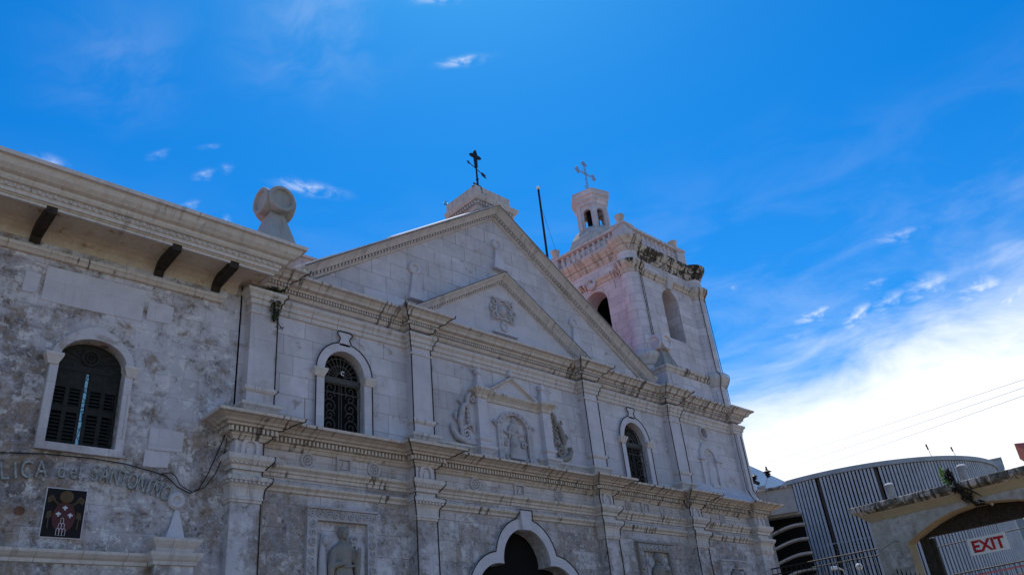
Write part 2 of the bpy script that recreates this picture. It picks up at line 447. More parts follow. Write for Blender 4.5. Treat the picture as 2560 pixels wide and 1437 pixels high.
# ----------------------------------------------------------------------------
# mesh helpers
# ----------------------------------------------------------------------------
class MB:
    def __init__(self):
        self.v, self.f = [], []

    def add(self, vs, fs):
        o = len(self.v)
        self.v += [tuple(p) for p in vs]
        self.f += [tuple(i + o for i in f) for f in fs]
        return self

    def box(self, x0, x1, y0, y1, z0, z1):
        return self.hexa([(x0, y0, z0), (x1, y0, z0), (x1, y1, z0), (x0, y1, z0),
                          (x0, y0, z1), (x1, y0, z1), (x1, y1, z1), (x0, y1, z1)])

    def hexa(self, p):
        return self.add(p, [(0, 3, 2, 1), (4, 5, 6, 7), (0, 1, 5, 4), (1, 2, 6, 5), (2, 3, 7, 6), (3, 0, 4, 7)])

    def frustum(self, cx, cy, z0, z1, a0, b0, a1, b1):
        return self.hexa([(cx - a0, cy - b0, z0), (cx + a0, cy - b0, z0), (cx + a0, cy + b0, z0), (cx - a0, cy + b0, z0),
                          (cx - a1, cy - b1, z1), (cx + a1, cy - b1, z1), (cx + a1, cy + b1, z1), (cx - a1, cy + b1, z1)])

    def lathe(self, c, prof, n=20, axis='z', a0=0.0, sx=1.0, sy=1.0, cap=True):
        """profile of (radius, height); axis z, x or y"""
        vs = []
        for r, h in prof:
            for k in range(n):
                a = a0 + 2 * math.pi * k / n
                p, q = r * math.cos(a) * sx, r * math.sin(a) * sy
                if axis == 'z':
                    vs.append((c[0] + p, c[1] + q, c[2] + h))
                elif axis == 'y':
                    vs.append((c[0] + p, c[1] - h, c[2] + q))
                else:
                    vs.append((c[0] - h, c[1] + q, c[2] + p))
        fs = []
        for i in range(len(prof) - 1):
            for k in range(n):
                k2 = (k + 1) % n
                fs.append((i * n + k, i * n + k2, (i + 1) * n + k2, (i + 1) * n + k))
        if cap:
            fs.append(tuple(range(n - 1, -1, -1)))
            fs.append(tuple((len(prof) - 1) * n + k for k in range(n)))
        return self.add(vs, fs)

    def ball(self, c, r, n=14, sx=1, sy=1, sz=1):
        prof = [(r * math.sin(math.pi * i / (n // 2 + 2)), -r * sz * math.cos(math.pi * i / (n // 2 + 2)))
                for i in range(0, n // 2 + 3)]
        prof[0] = (r * 0.02, -r * sz)
        prof[-1] = (r * 0.02, r * sz)
        return self.lathe(c, prof, n, sx=sx, sy=sy)

    def tube(self, path, r, n=6, closed=False):
        pts = [Vector(p) for p in path]
        L = len(pts)
        rs = r if isinstance(r, (list, tuple)) else [r] * L
        prev = None
        vs, fs = [], []
        for i, p in enumerate(pts):
            if closed:
                d = (pts[(i + 1) % L] - pts[i - 1])
            else:
                d = pts[min(i + 1, L - 1)] - pts[max(i - 1, 0)]
            if d.length < 1e-9:
                d = Vector((0, 0, 1))
            d.normalize()
            if prev is None:
                a = d.orthogonal().normalized()
            else:
                a = (prev - d * prev.dot(d))
                a = a.normalized() if a.length > 1e-6 else d.orthogonal().normalized()
            prev = a
            b = d.cross(a)
            for k in range(n):
                t = 2 * math.pi * k / n
                vs.append(p + (a * math.cos(t) + b * math.sin(t)) * rs[i])
        for i in range(L if closed else L - 1):
            j = (i + 1) % L
            for k in range(n):
                k2 = (k + 1) % n
                fs.append((i * n + k, i * n + k2, j * n + k2, j * n + k))
        if not closed:
            fs.append(tuple(range(n - 1, -1, -1)))
            fs.append(tuple((L - 1) * n + k for k in range(n)))
        return self.add(vs, fs)

    def prism(self, pts, y0, y1, holes=()):
        """polygon in the xz plane (with holes) extruded from y0 (front) to y1"""
        loops = [list(pts)] + [list(h) for h in holes]
        flat = [p for lp in loops for p in lp]
        tris = tessellate_polygon([[Vector((p[0], p[1], 0)) for p in lp] for lp in loops])
        n = len(flat)
        vs = [(p[0], y0, p[1]) for p in flat] + [(p[0], y1, p[1]) for p in flat]
        fs = []
        for a, b, c in tris:
            pa, pb, pc = flat[a], flat[b], flat[c]
            cr = (pb[0] - pa[0]) * (pc[1] - pa[1]) - (pb[1] - pa[1]) * (pc[0] - pa[0])
            if abs(cr) < 1e-12:
                continue
            if cr < 0:
                b, c = c, b
            fs.append((a, b, c))
            fs.append((a + n, c + n, b + n))
        o = 0
        for lp in loops:
            L = len(lp)
            area = sum(lp[i][0] * lp[(i + 1) % L][1] - lp[(i + 1) % L][0] * lp[i][1] for i in range(L))
            for i in range(L):
                j = (i + 1) % L
                q = (o + i, o + i + n, o + j + n, o + j)
                if lp is not loops[0]:
                    area_s = -area
                else:
                    area_s = area
                fs.append(q if area_s > 0 else q[::-1])
            o += L
        return self.add(vs, fs)

    def band(self, inner, outer, y0, y1):
        """strip between two matching open contours in xz, extruded in y"""
        n = len(inner)
        vs = []
        for c, y in ((inner, y0), (outer, y0), (inner, y1), (outer, y1)):
            vs += [(p[0], y, p[1]) for p in c]
        fs = []
        for i in range(n - 1):
            fs.append((i, i + 1, n + i + 1, n + i))
            fs.append((n + i, n + i + 1, 3 * n + i + 1, 3 * n + i))
            fs.append((i + 1, i, 2 * n + i, 2 * n + i + 1))
            fs.append((2 * n + i, 3 * n + i, 3 * n + i + 1, 2 * n + i + 1))
        for i in (0, n - 1):
            fs.append((i, n + i, 3 * n + i, 2 * n + i))
        return self.add(vs, fs)

    def ring(self, c, R, r, y, n=28, depth=None):
        """flat moulded ring facing -y"""
        d = depth or r
        prof = [(R - r, 0.0), (R - r, d * 0.6), (R - r * 0.5, d), (R + r * 0.4, d), (R + r, d * 0.6), (R + r, 0.0)]
        return self.lathe((c[0], y, c[1]), prof, n, axis='y', cap=False)

    def disc(self, c, R, y, d, n=24):
        return self.lathe((c[0], y, c[1]), [(R, 0), (R, d * 0.7), (R * 0.85, d)], n, axis='y')

    def sweep(self, poly, prof, cap=True, dent=None):
        """profile (offset, z) swept along a plan polyline; outward is to the right of travel"""
        P = [Vector((p[0], p[1])) for p in poly]
        n = len(P)
        nor = []
        for i in range(n - 1):
            d = (P[i + 1] - P[i]).normalized()
            nor.append(Vector((d.y, -d.x)))
        mit = []
        for i in range(n):
            if i == 0:
                mit.append(nor[0])
            elif i == n - 1:
                mit.append(nor[-1])
            else:
                a, b = nor[i - 1], nor[i]
                mit.append((a + b) / (1 + a.dot(b)))
        k = len(prof)
        vs = []
        for i in range(n):
            for o, z in prof:
                q = P[i] + mit[i] * o
                vs.append((q.x, q.y, z))
        fs = []
        for i in range(n - 1):
            for j in range(k - 1):
                fs.append((i * k + j, (i + 1) * k + j, (i + 1) * k + j + 1, i * k + j + 1))
        if cap:
            fs.append(tuple(range(k - 1, -1, -1)))
            fs.append(tuple((n - 1) * k + j for j in range(k)))
        self.add(vs, fs)
        if dent:
            o0, o1, z0, z1, wd, gap = dent
            for i in range(n - 1):
                a, b = P[i] + mit[i] * o1, P[i + 1] + mit[i + 1] * o1
                d = b - a
                L = d.length
                if L < wd * 1.5:
                    continue
                d.normalize()
                cnt = max(1, int((L - gap * .3) / (wd + gap)))
                st = (L - cnt * (wd + gap) + gap) / 2
                for q in range(cnt):
                    s = a + d * (st + q * (wd + gap))
                    e = s + d * wd
                    inn = nor[i] * (o0 - o1)
                    pts = [s, e, e + inn, s + inn]
                    self.hexa([(p.x, p.y, z0) for p in pts] + [(p.x, p.y, z1) for p in pts])
        return self

    def rake(self, line, prof, dent=None):
        """profile (offset towards -y, dz) along a polyline in xz"""
        k = len(prof)
        vs, fs = [], []
        for x, z in line:
            for o, dz in prof:
                vs.append((x, -o, z + dz))
        n = len(line)
        for i in range(n - 1):
            for j in range(k - 1):
                fs.append((i * k + j, (i + 1) * k + j, (i + 1) * k + j + 1, i * k + j + 1))
        fs.append(tuple(range(k - 1, -1, -1)))
        fs.append(tuple((n - 1) * k + j for j in range(k)))
        self.add(vs, fs)
        if dent:
            o0, o1, z0, z1, wd, gap = dent
            for i in range(n - 1):
                (xa, za), (xb, zb) = line[i], line[i + 1]
                L = xb - xa
                cnt = int(L / (wd + gap))
                for q in range(cnt):
                    s0 = xa + (q + .3) * L / cnt
                    s1 = s0 + wd
                    f0, f1 = za + (zb - za) * (s0 - xa) / L, za + (zb - za) * (s1 - xa) / L
                    self.hexa([(s0, -o1, f0 + z0), (s1, -o1, f1 + z0), (s1, -o0, f1 + z0), (s0, -o0, f0 + z0),
                               (s0, -o1, f0 + z1), (s1, -o1, f1 + z1), (s1, -o0, f1 + z1), (s0, -o0, f0 + z1)])
        return self

    def merge(self, other, dx=0.0, dy=0.0, dz=0.0, mirror=False):
        vs = [((-p[0] if mirror else p[0]) + dx, p[1] + dy, p[2] + dz) for p in other.v]
        fs = [f[::-1] for f in other.f] if mirror else other.f
        return self.add(vs, fs)


def link(name, mb, mat, parent=None, smooth=False):
    """one mesh object built from world coordinates, under its parent if any"""
    me = bpy.data.meshes.new(name)
    me.from_pydata(mb.v, [], mb.f)
    me.validate()
    bm = bmesh.new()
    bm.from_mesh(me)
    bmesh.ops.recalc_face_normals(bm, faces=bm.faces)
    bm.to_mesh(me)
    bm.free()
    if smooth:
        me.polygons.foreach_set('use_smooth', [True] * len(me.polygons))
    me.materials.append(mat)
    o = bpy.data.objects.new(name, me)
    col.objects.link(o)
    if parent is not None:
        o.parent = parent
        if parent.type == 'EMPTY' and parent.parent is None:
            o.location = -parent.location
    return o


def tag(o, label, cat, group=None, kind=None):
    o['label'] = label
    o['category'] = cat
    if group:
        o['group'] = group
    if kind:
        o['kind'] = kind
    return o


def thing(name, label, cat, loc=(0, 0, 0), group=None):
    o = bpy.data.objects.new(name, None)
    o.empty_display_size = 0.2
    o.location = loc
    col.objects.link(o)
    return tag(o, label, cat, group)


def structure(name, mb, mat):
    o = link(name, mb, mat)
    o['kind'] = 'structure'
    return o


def arc(cx, cz, rx, rz, a0, a1, n):
    return [(cx + rx * math.cos(math.radians(a0 + (a1 - a0) * i / n)), cz + rz * math.sin(math.radians(a0 + (a1 - a0) * i / n)))
            for i in range(n + 1)]


def arch_contour(cx, hw, zb, zs, rise, n=20):
    """left jamb bottom, up, over the arch, down the right jamb"""
    return [(cx - hw, zb)] + arc(cx, zs, hw, rise, 180, 0, n) + [(cx + hw, zb)]


def shade_auto(o, ang=40):
    me = o.data
    me.polygons.foreach_set('use_smooth', [True] * len(me.polygons))
    try:
        me.set_sharp_from_angle(angle=math.radians(ang))
    except Exception:
        pass
    return o


# ----------------------------------------------------------------------------
# the ground
# ----------------------------------------------------------------------------
g = MB()
g.add([(-900, -900, GZ), (900, -900, GZ), (900, 900, GZ), (-900, 900, GZ)], [(0, 1, 2, 3)])
structure('ground', g, M['ground'])

# ----------------------------------------------------------------------------
# the church
# ----------------------------------------------------------------------------
church = thing('church', 'weathered grey coral stone baroque church facade with two gables over a trefoil doorway',
               'church', (0, 0, GZ))
XR = 12.5                                   # right corner of the front
PW = 0.25                                   # how far pilasters stand out
PIL_LOW = [(-8.53, -7.87), (-3.80, -3.18), (3.18, 3.80), (7.87, 8.53)]
PIL_UP = [(-8.34, -7.68), (-3.77, -3.13), (3.13, 3.77), (7.68, 8.34)]


def trefoil(e=0.0, zb=GZ + 0.004):
    """half contours of the doorway, grown outwards by e; returned left to right"""
    R1, R2 = 0.88 + e, 0.86 + e
    c1, c2 = (0.0, 3.57), (1.02, 2.66)
    # cusp where the two circles meet
    d = math.hypot(c2[0] - c1[0], c2[1] - c1[1])
    a = (R1 * R1 - R2 * R2 + d * d) / (2 * d)
    h = math.sqrt(max(R1 * R1 - a * a, 0))
    ux, uz = (c2[0] - c1[0]) / d, (c2[1] - c1[1]) / d
    cx, cz = c1[0] + ux * a - uz * h * -1, c1[1] + uz * a - ux * h * -1
    # choose the upper right intersection
    p1 = (c1[0] + ux * a + uz * h, c1[1] + uz * a - ux * h)
    p2 = (c1[0] + ux * a - uz * h, c1[1] + uz * a + ux * h)
    p = p1 if p1[0] + p1[1] > p2[0] + p2[1] else p2
    A = math.degrees(math.atan2(p[1] - c1[1], p[0] - c1[0]))
    B = math.degrees(math.atan2(p[1] - c2[1], p[0] - c2[0]))
    right = arc(c1[0], c1[1], R1, R1, 90, A, 14) + arc(c2[0], c2[1], R2, R2, B, 0, 14)[1:] + [(c2[0] + R2, zb)]
    left = [(-x, z) for x, z in right[1:]][::-1]
    return left + right


WIN = [(-5.72, 0.57), (5.72, 0.57)]         # upper windows: centre, half width
WZB, WZS, WR = 6.18, 7.80, 0.60
TR = 4.60                                   # tympanum rake slope data
SL = 0.648
TYM_A, TYM_B = 14.55, 9.9
outer = [(-8.5, GZ), (XR, GZ), (XR, 9.9), (7.1, 9.9), (0.0, TYM_A + 0.05), (-7.1, 9.9), (-8.5, 9.9)]
holes = [trefoil()]
for cx, hw in WIN:
    holes.append(arch_contour(cx, hw, WZB, WZS, WR))
OCC = (10.14, 8.72, 0.20)
holes.append(arc(OCC[0], OCC[1], OCC[2], OCC[2], 0, 345, 23))
wall = MB().prism(outer, 0.0, 0.7, holes)
facade = link('facade_wall', wall, M['wall'], church)

# body behind the front: nave walls, floor, tower base
b = MB()
b.box(-8.4, -8.1, 0.66, 26, GZ, 9.85).box(8.1, 8.4, 0.66, 26, GZ, 9.85).box(-8.1, 8.1, 25.7, 26, GZ, 9.85)
b.box(-8.1, 8.1, 0.68, 25.7, GZ + 0.01, GZ + 0.05)
link('nave_wall', b, M['dark'], church)
b = MB()
b.box(XR - 0.5, XR, 0.7, 6.0, GZ, 9.9).box(8.4, XR - 0.5, 5.5, 6.0, GZ, 9.9)
link('side_wall', b, M['wall'], church)
r = MB()
for sgn in (-1, 1):
    e0, e1 = (sgn * 8.7, 9.42), (0.0, 14.98)
    n = 46
    for k in range(n):
        y0 = 0.42 + k * 26 / n
        y1 = 0.42 + (k + 1) * 26 / n
        ym = (y0 + y1) / 2
        r.add([(e0[0], y0, e0[1]), (e1[0], y0, e1[1]), (e1[0], ym, e1[1] + .05), (e0[0], ym, e0[1] + .05)], [(0, 1, 2, 3)])
        r.add([(e0[0], ym, e0[1] + .05), (e1[0], ym, e1[1] + .05), (e1[0], y1, e1[1]), (e0[0], y1, e0[1])], [(0, 1, 2, 3)])
link('roof', r, M['roof_red'], church)
for x0, x1, y1, up in ((-7.2, -6.2, .1, .14), (-4.2, -1.2, .10, .175)):
    za, zb = TYM_A + SL * x0 + .405, TYM_A + SL * x1 + .405
    fl = MB().hexa([(x0, -.37, za - .03), (x1, -.37, zb - .03), (x1, y1, zb - .03), (x0, y1, za - .03),
                    (x0, -.37, za + .012), (x1, -.37, zb + .012), (x1, y1, zb + up), (x0, y1, za + up)])
    link('bright_edge_strip', fl, M['white'], church)  # added white strip, tilted to catch the sun as a bright edge
fl = MB().box(-7.9, -5.15, .95, 1.25, 9.9, 11.42).box(-7.95, -5.1, .90, 1.30, 11.42, 11.50)
link('roof_kerb', fl, M['dome'], church)

# plan lines that the mouldings follow
def plan(pils, x_start, corner=True, pw=PW):
    P = [(x_start, 0.0)]
    for a, bb in pils:
        if a <= x_start + 0.05:
            P = [(a, 0.05)]
        else:
            P.append((a, 0.0))
        P += [(a, -pw), (bb, -pw), (bb, 0.0)]
    if corner:
        P += [(12.0, 0.0), (12.0, -pw), (XR + pw, -pw), (XR + pw, 4.5)]
    return P


LOWP = plan(PIL_LOW, -8.53)
UPP = plan(PIL_UP, -8.34)
UPP[-4:] = [(12.1, 0.0), (12.1, -0.16), (XR + 0.16, -0.16), (XR + 0.16, 4.5)]
L_STR = [(0, 4.73), (.05, 4.75), (.055, 4.80), (.12, 4.85), (.13, 4.90), (0, 4.92)]
L_ARC = [(0, 5.06), (.04, 5.07), (.045, 5.14), (.08, 5.15), (.09, 5.20), (.16, 5.25), (.17, 5.31), (0, 5.33)]
L_COR = [(0, 5.67), (.05, 5.68), (.10, 5.74), (.13, 5.75), (.13, 5.91), (.29, 5.91), (.31, 5.95), (.38, 5.96), (.42, 6.00),
         (.50, 6.03), (.54, 6.05), (.63, 6.06), (.64, 6.12), (0, 6.18)]
U_ARC = [(0, 8.95), (.05, 8.97), (.055, 9.08), (.09, 9.09), (.10, 9.18), (.16, 9.24), (.17, 9.31), (0, 9.33)]
U_COR = [(0, 9.44), (.07, 9.46), (.11, 9.51), (.12, 9.63), (.20, 9.63), (.22, 9.68), (.33, 9.70), (.36, 9.76), (.44, 9.83),
         (.52, 9.85), (.53, 9.91), (0, 9.97)]
link('string_course', MB().sweep(LOWP, L_STR), M['trim'], church)
link('architrave', MB().sweep(LOWP, L_ARC), M['trim'], church)
link('cornice', MB().sweep(LOWP, L_COR, dent=(.12, .24, 5.795, 5.895, .055, .045)), M['trim'], church)
link('architrave', MB().sweep(UPP, U_ARC), M['trim_clean'], church)
link('cornice', MB().sweep(UPP, U_COR, dent=(.10, .185, 9.545, 9.615, .042, .036)), M['trim_upper'], church)

# lower pilasters: shaft, necking, flared capital, frieze block with a little arch
for i, (a, bb) in enumerate(PIL_LOW + [(12.0, XR + PW)]):
    c, hw = (a + bb) / 2, (bb - a) / 2
    yb = 0.3 if i < 4 else 0.25
    m = MB().box(a, bb, -PW, yb, GZ, 4.40)
    p = link('pilaster', m, M['old_light'], church)
    k = MB()
    pl = [(a, 0.0), (a, -PW), (bb, -PW), (bb, 0.0)] if i < 4 else [(a, 0), (a, -PW), (bb, -PW), (bb, 0.5)]
    k.sweep(pl, [(0, 4.36), (.03, 4.37), (.035, 4.42), (.055, 4.43), (.055, 4.48), (.03, 4.50), (.035, 4.57), (.05, 4.66),
                 (.10, 4.74), (.12, 4.79), (.16, 4.80), (.17, 4.88), (0, 4.93)], dent=(.10, .15, 4.74, 4.79, .05, .05))
    k.box(a + .012, bb - .012, -PW + .012, 0.2, 4.9, 5.07)
    k.sweep(pl, [(.0, 5.045), (.05, 5.05), (.06, 5.13), (.13, 5.18), (.18, 5.24), (.19, 5.34), (0, 5.36)],
            dent=(.06, .13, 5.15, 5.21, .05, .05))
    link('capital', k, M['trim_clean'], p)
    f = MB().box(a + .01, bb - .01, -PW + .01, 0.2, 5.3, 5.69)
    q = arch_contour(c + .02, .13, 5.35, 5.54, .13, 10)
    qq = arch_contour(c + .02, .21, 5.35, 5.54, .20, 10)
    f.band(q, qq, -PW - .05, -PW + .02)
    f.box(a + .02, a + .07, -PW - .015, -PW + .02, 5.34, 5.68)
    f.prism([(c - .06, 5.36), (c + .10, 5.36), (c + .10, 5.5), (c + .02, 5.57), (c - .06, 5.5)], -PW - .02, -PW + .02)
    link('frieze_block', f, M['clean'], p)
# upper pilasters: plinth, base moulding, shaft
for i, (a, bb) in enumerate(PIL_UP):
    pl = [(a, 0.0), (a, -PW), (bb, -PW), (bb, 0.0)]
    p = link('pilaster', MB().box(a, bb, -PW, 0.3, 6.1, 8.97), M['old_light'] if i == 0 else M['clean'], church)
    k = MB()
    k.sweep(pl, [(0, 6.80), (.03, 6.82), (.06, 6.86), (.06, 6.92), (0, 6.95)])
    k.sweep(pl, [(0, 6.18), (.02, 6.20), (.03, 6.33), (.10, 6.42), (.15, 6.46), (.16, 6.52), (0, 6.56)])
    link('base', k, M['trim_clean'], p)
    k = MB().sweep(pl, [(0, 8.72), (.025, 8.73), (.025, 8.78), (0, 8.80)])
    link('capital', k, M['trim_clean'], p)
# slender corner pilaster strips on the upper right corner
p = link('pilaster', MB().box(12.1, XR + .12, -0.12, 0.3, 6.1, 8.97).box(12.28, XR + .18, -0.2, 0.25, 6.1, 8.97), M['clean'], church)
# sloping skirt at the foot of the right bay
link('skirt', MB().sweep([(8.45, 0.0), (12.05, 0.0), (XR + .1, 0.0), (XR + .1, 4.0)],
                         [(0, 6.1), (.58, 6.125), (.55, 6.16), (.22, 6.42), (.02, 6.75), (0, 6.76)]), M['clean'], church)
# plinth course in the central bay, from the pilasters to the niche
for s in (-1, 1):
    xs = sorted((s * 3.0, s * 1.0))
    pc = MB().sweep([(xs[0], 0.0), (xs[0], -0.02), (xs[1], -0.02), (xs[1], 0.0)],
                    [(0, 6.18), (.02, 6.20), (.03, 6.33), (.10, 6.42), (.15, 6.46), (.16, 6.52), (0, 6.56)])
    link('plinth_course', pc, M['trim_clean'], church)

# main gable and the smaller inner gable
R_MAIN = [(0, -.02), (.05, .0), (.07, .04), (.08, .05), (.08, .135), (.20, .135), (.215, .165), (.23, .17), (.26, .215), (.36, .295), (.40, .32),
          (.41, .39), (-.35, .43), (-.35, .0)]
gm = MB().rake([(-7.25, TYM_A - SL * 7.25), (0, TYM_A), (7.25, TYM_A - SL * 7.25)], R_MAIN,
               dent=(.07, .165, .055, .125, .055, .05))
gable = link('gable_cornice', gm, M['trim_clean'], church)
R_IN = [(0, -.02), (.05, .0), (.07, .04), (.08, .05), (.08, .125), (.18, .125), (.195, .15), (.21, .155), (.24, .195), (.33, .265), (.37, .29),
        (.38, .35), (0, .40)]
IA, IS = 12.03, 0.60
gi = MB().rake([(-3.85, IA - IS * 3.85), (0, IA), (3.85, IA - IS * 3.85)], R_IN, dent=(.07, .15, .05, .115, .05, .045))
link('inner_gable_cornice', gi, M['trim_clean'], church)
ti = MB().prism([(-3.5, 9.95), (3.5, 9.95), (0, IA + .03)], -0.05, 0.02)
link('inner_gable_wall', ti, M['clean'], church)

# three ring-headed obelisks carved on the main gable
for cx, zc, drop in ((-3.38, 11.56, .95), (0.06, 13.55, .85), (3.40, 11.58, .95)):
    m = MB().ring((cx, zc), .155, .055, 0.0, depth=.10).disc((cx, zc), .11, 0.0, .05)
    m.frustum(cx, 0, zc - .21 - drop * .75, zc - .19, .235, .12, .09, .08)
    m.box(cx - .29, cx + .29, -.17, .02, zc - .21 - drop * .75 - .13, zc - .21 - drop * .75)
    o = link('ring_obelisk', m, M['clean'], church)

# scrolled cartouche in the inner gable
def spiral(cx, cz, r0, r1, a0, turns, y, n=30):
    return [(cx + (r0 + (r1 - r0) * t) * math.cos(a0 + turns * 2 * math.pi * t), y,
             cz + (r0 + (r1 - r0) * t) * math.sin(a0 + turns * 2 * math.pi * t)) for t in [i / n for i in range(n + 1)]]


m = MB()
CX, CZ = 0.0, 11.12
m.lathe((CX, -.05, CZ), [(.20, 0), (.20, .05), (.165, .09), (.15, .05), (.08, .10), (.01, .12)], 24, axis='y', sy=1.15)
for s in (-1, 1):
    for (ax, az, r, rot, yy) in ((.36, .22, .14, 1.2, -.10), (.44, -.02, .15, 2.6, -.10), (.34, -.22, .13, 4.0, -.09), (.20, .30, .10, .4, -.08)):
        pth = spiral(CX + s * ax, CZ + az, r, .02, rot if s > 0 else math.pi - rot, 1.3 * s, yy)
        m.tube(pth, [.045 - .03 * i / 30 for i in range(31)], 6)
    m.tube([(CX + s * .2, -.08, CZ - .12), (CX + s * .30, -.10, CZ - .26), (CX + s * .16, -.09, CZ - .33), (CX, -.08, CZ - .30)], .04, 6)
m.tube([(CX - .22, -.08, CZ + .22), (CX - .1, -.1, CZ + .34), (CX + .1, -.1, CZ + .34), (CX + .22, -.08, CZ + .22)], .05, 6)
m.prism([(CX - .5, CZ - .42), (CX + .5, CZ - .42), (CX + .55, CZ + .1), (CX + .3, CZ + .42), (CX - .3, CZ + .42), (CX - .55, CZ + .1)], -.07, -.04)
cart = link('cartouche', m, M['carved'], church)
m = MB().ring((0.02, 10.56), .12, .04, -.05, depth=.06).disc((0.02, 10.56), .08, -.05, .03)
m.box(-.5, .5, -.16, .0, 10.26, 10.31)
link('ring', m, M['clean'], cart)

# upper windows
def scroll_grille(cx, hw, z0, z1, y, m, n=3):
    """S and C scrolls of wrought iron filling a rectangle"""
    H = (z1 - z0)
    for s in (-1, 1):
        for k in range(n):
            zc = z0 + H * (k + .5) / n
            rr = min(hw * .42, H / n * .42)
            m.tube(spiral(cx + s * hw * .5, zc + rr * .5, rr, .02, 0 if s > 0 else math.pi, 1.6 * s, y), .011, 5)
            m.tube(spiral(cx + s * hw * .5, zc - rr * .6, rr * .7, .02, math.pi if s > 0 else 0, -1.4 * s, y), .010, 5)
        m.tube([(cx + s * hw * .06, y, z0), (cx + s * hw * .06, y, z1)], .011, 5)
        m.tube([(cx + s * hw * .97, y, z0), (cx + s * hw * .97, y, z1)], .018, 5)
    for zz in (z0 + .03, z1 - .02, z1 - .25):
        m.tube([(cx - hw, y, zz), (cx + hw, y, zz)], .016, 5)


for wi, (cx, hw) in enumerate(WIN):
    inn = arch_contour(cx, hw, WZB, WZS, WR, 24)
    out = []
    ow, orr = hw + .22, WR + .21
    pts = arc(cx, WZS, ow, orr, 180, 0, 24)
    out = [(cx - ow, WZB)] + pts + [(cx + ow, WZB)]
    f = MB().band(inn, out, -.075, 0.01)
    win = link('window', f, M['clean'], church)
    # bottle shaped keystone
    k = []
    for s in (-1, 1):
        pts = [(s * .16, WZS + orr - .06), (s * .155, WZS + orr + .02), (s * .125, WZS + orr + .10), (s * .135, WZS + orr + .15),
               (s * .20, WZS + orr + .23), (s * .205, WZS + orr + .26), (s * .15, WZS + orr + .30)]
        k.append(pts)
    poly = [(cx + x, z) for x, z in k[0]] + [(cx + x, z) for x, z in k[1][::-1]]
    link('keystone', MB().prism(poly, -.075, 0.01), M['clean'], win)
    for s in (-1, 1):
        im = MB()
        xi, xo = cx + s * (hw - .05), cx + s * (ow + .12)
        x0, x1 = min(xi, xo), max(xi, xo)
        im.hexa([(x0 + .07, -.10, 7.60), (x1 - .07, -.10, 7.60), (x1 - .07, .04, 7.60), (x0 + .07, .04, 7.60),
                 (x0, -.18, 7.76), (x1, -.18, 7.76), (x1, .06, 7.76), (x0, .06, 7.76)])
        im.box(x0, x1, -.185, .05, 7.76, 7.80)
        link('impost', im, M['trim_clean'], win)
    gr = MB()
    y = 0.13
    gr.box(cx - hw, cx + hw, y - .03, y + .03, WZS - .20, WZS - .06)
    scroll_grille(cx, hw, WZB, WZS - .2, y, gr)
    for k in range(13):
        a = math.radians(180 * k / 12)
        gr.tube([(cx + .12 * math.cos(a), y, WZS - .05 + .12 * math.sin(a)),
                 (cx + hw * .97 * math.cos(a), y, WZS - .05 + WR * 1.0 * math.sin(a))], .012, 5)
    for rr in (.12, .33, .52):
        gr.tube([(cx + rr * math.cos(math.radians(t)), y, WZS - .05 + rr * math.sin(math.radians(t))) for t in range(0, 181, 12)], .012, 5)
    link('grille', gr, M['grille'], win)
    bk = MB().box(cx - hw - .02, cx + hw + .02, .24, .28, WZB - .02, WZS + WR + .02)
    link('pane', bk, M['deep'], win)  # near-black sheet stands in for the shade behind the grille
    if wi == 0:
        link('white_crescent', MB().tube([(cx + .05 + .048 * math.cos(math.radians(t)), .09, 7.88 + .048 * math.sin(math.radians(t)))
                                     for t in range(40, 320, 20)], .012, 6), M['white'], win)  # small white open ring in the arched head

# doorway: trefoil frame, keystone
inn, out = trefoil(0.0), trefoil(0.27)
door = link('doorway', MB().band(inn, out, -.09, 0.01), M['clean'], church)
link('keystone', MB().prism([(-.15, 4.40), (.15, 4.40), (.215, 4.92), (-.215, 4.92)], -.19, 0.01), M['clean'], door)

link('recess_back', MB().box(-2.1, 2.1, .40, .44, GZ + .06, 4.6), M['deep'], door)  # near-black sheet stands in for the dark church interior

# oculus and blind niche in the right bay
oc = MB().ring((OCC[0], OCC[1]), .235, .04, 0.0, depth=.06)
oc = link('oculus', oc, M['clean'], church)
link('recess_back', MB().box(OCC[0] - .3, OCC[0] + .3, .25, .3, OCC[1] - .3, OCC[1] + .3), M['trim'], oc)
NC = 10.16
nm = MB().band(arch_contour(NC, .38, 6.6, 7.72, .38, 16), [(NC - .60, 6.6)] + arc(NC, 7.72, .60, .62, 180, 0, 16) + [(NC + .60, 6.6)], -.06, .01)
for s in (-1, 1):
    x0, x1 = sorted((NC + s * .34, NC + s * .72))
    nm.box(x0, x1, -.12, .02, 7.64, 7.72)
bn = link('blind_niche', nm, M['clean'], church)
fg = MB()
fg.lathe((NC, .0, 6.72), [(.26, 0), (.22, .3), (.15, .62), (.18, .78), (.08, .88), (.10, .98), (.10, 1.05), (.02, 1.12)], 14, sy=.45)
link('relief_figure', fg, M['clean'], bn)
link('pedestal', MB().box(NC - .22, NC + .22, -.12, .02, 6.62, 6.74), M['clean'], bn)

# frieze ornaments: rosettes and small square panels
def rosette(cx, cz, r, y=0.0):
    m = MB().ring((cx, cz), r, r * .22, y, 20, depth=.05)
    for k in range(8):
        a = math.pi * k / 4
        m.ball((cx + r * .52 * math.cos(a), y - .015, cz + r * .52 * math.sin(a)), r * .24, 8)
    m.ball((cx, y - .02, cz), r * .22, 8)
    return m


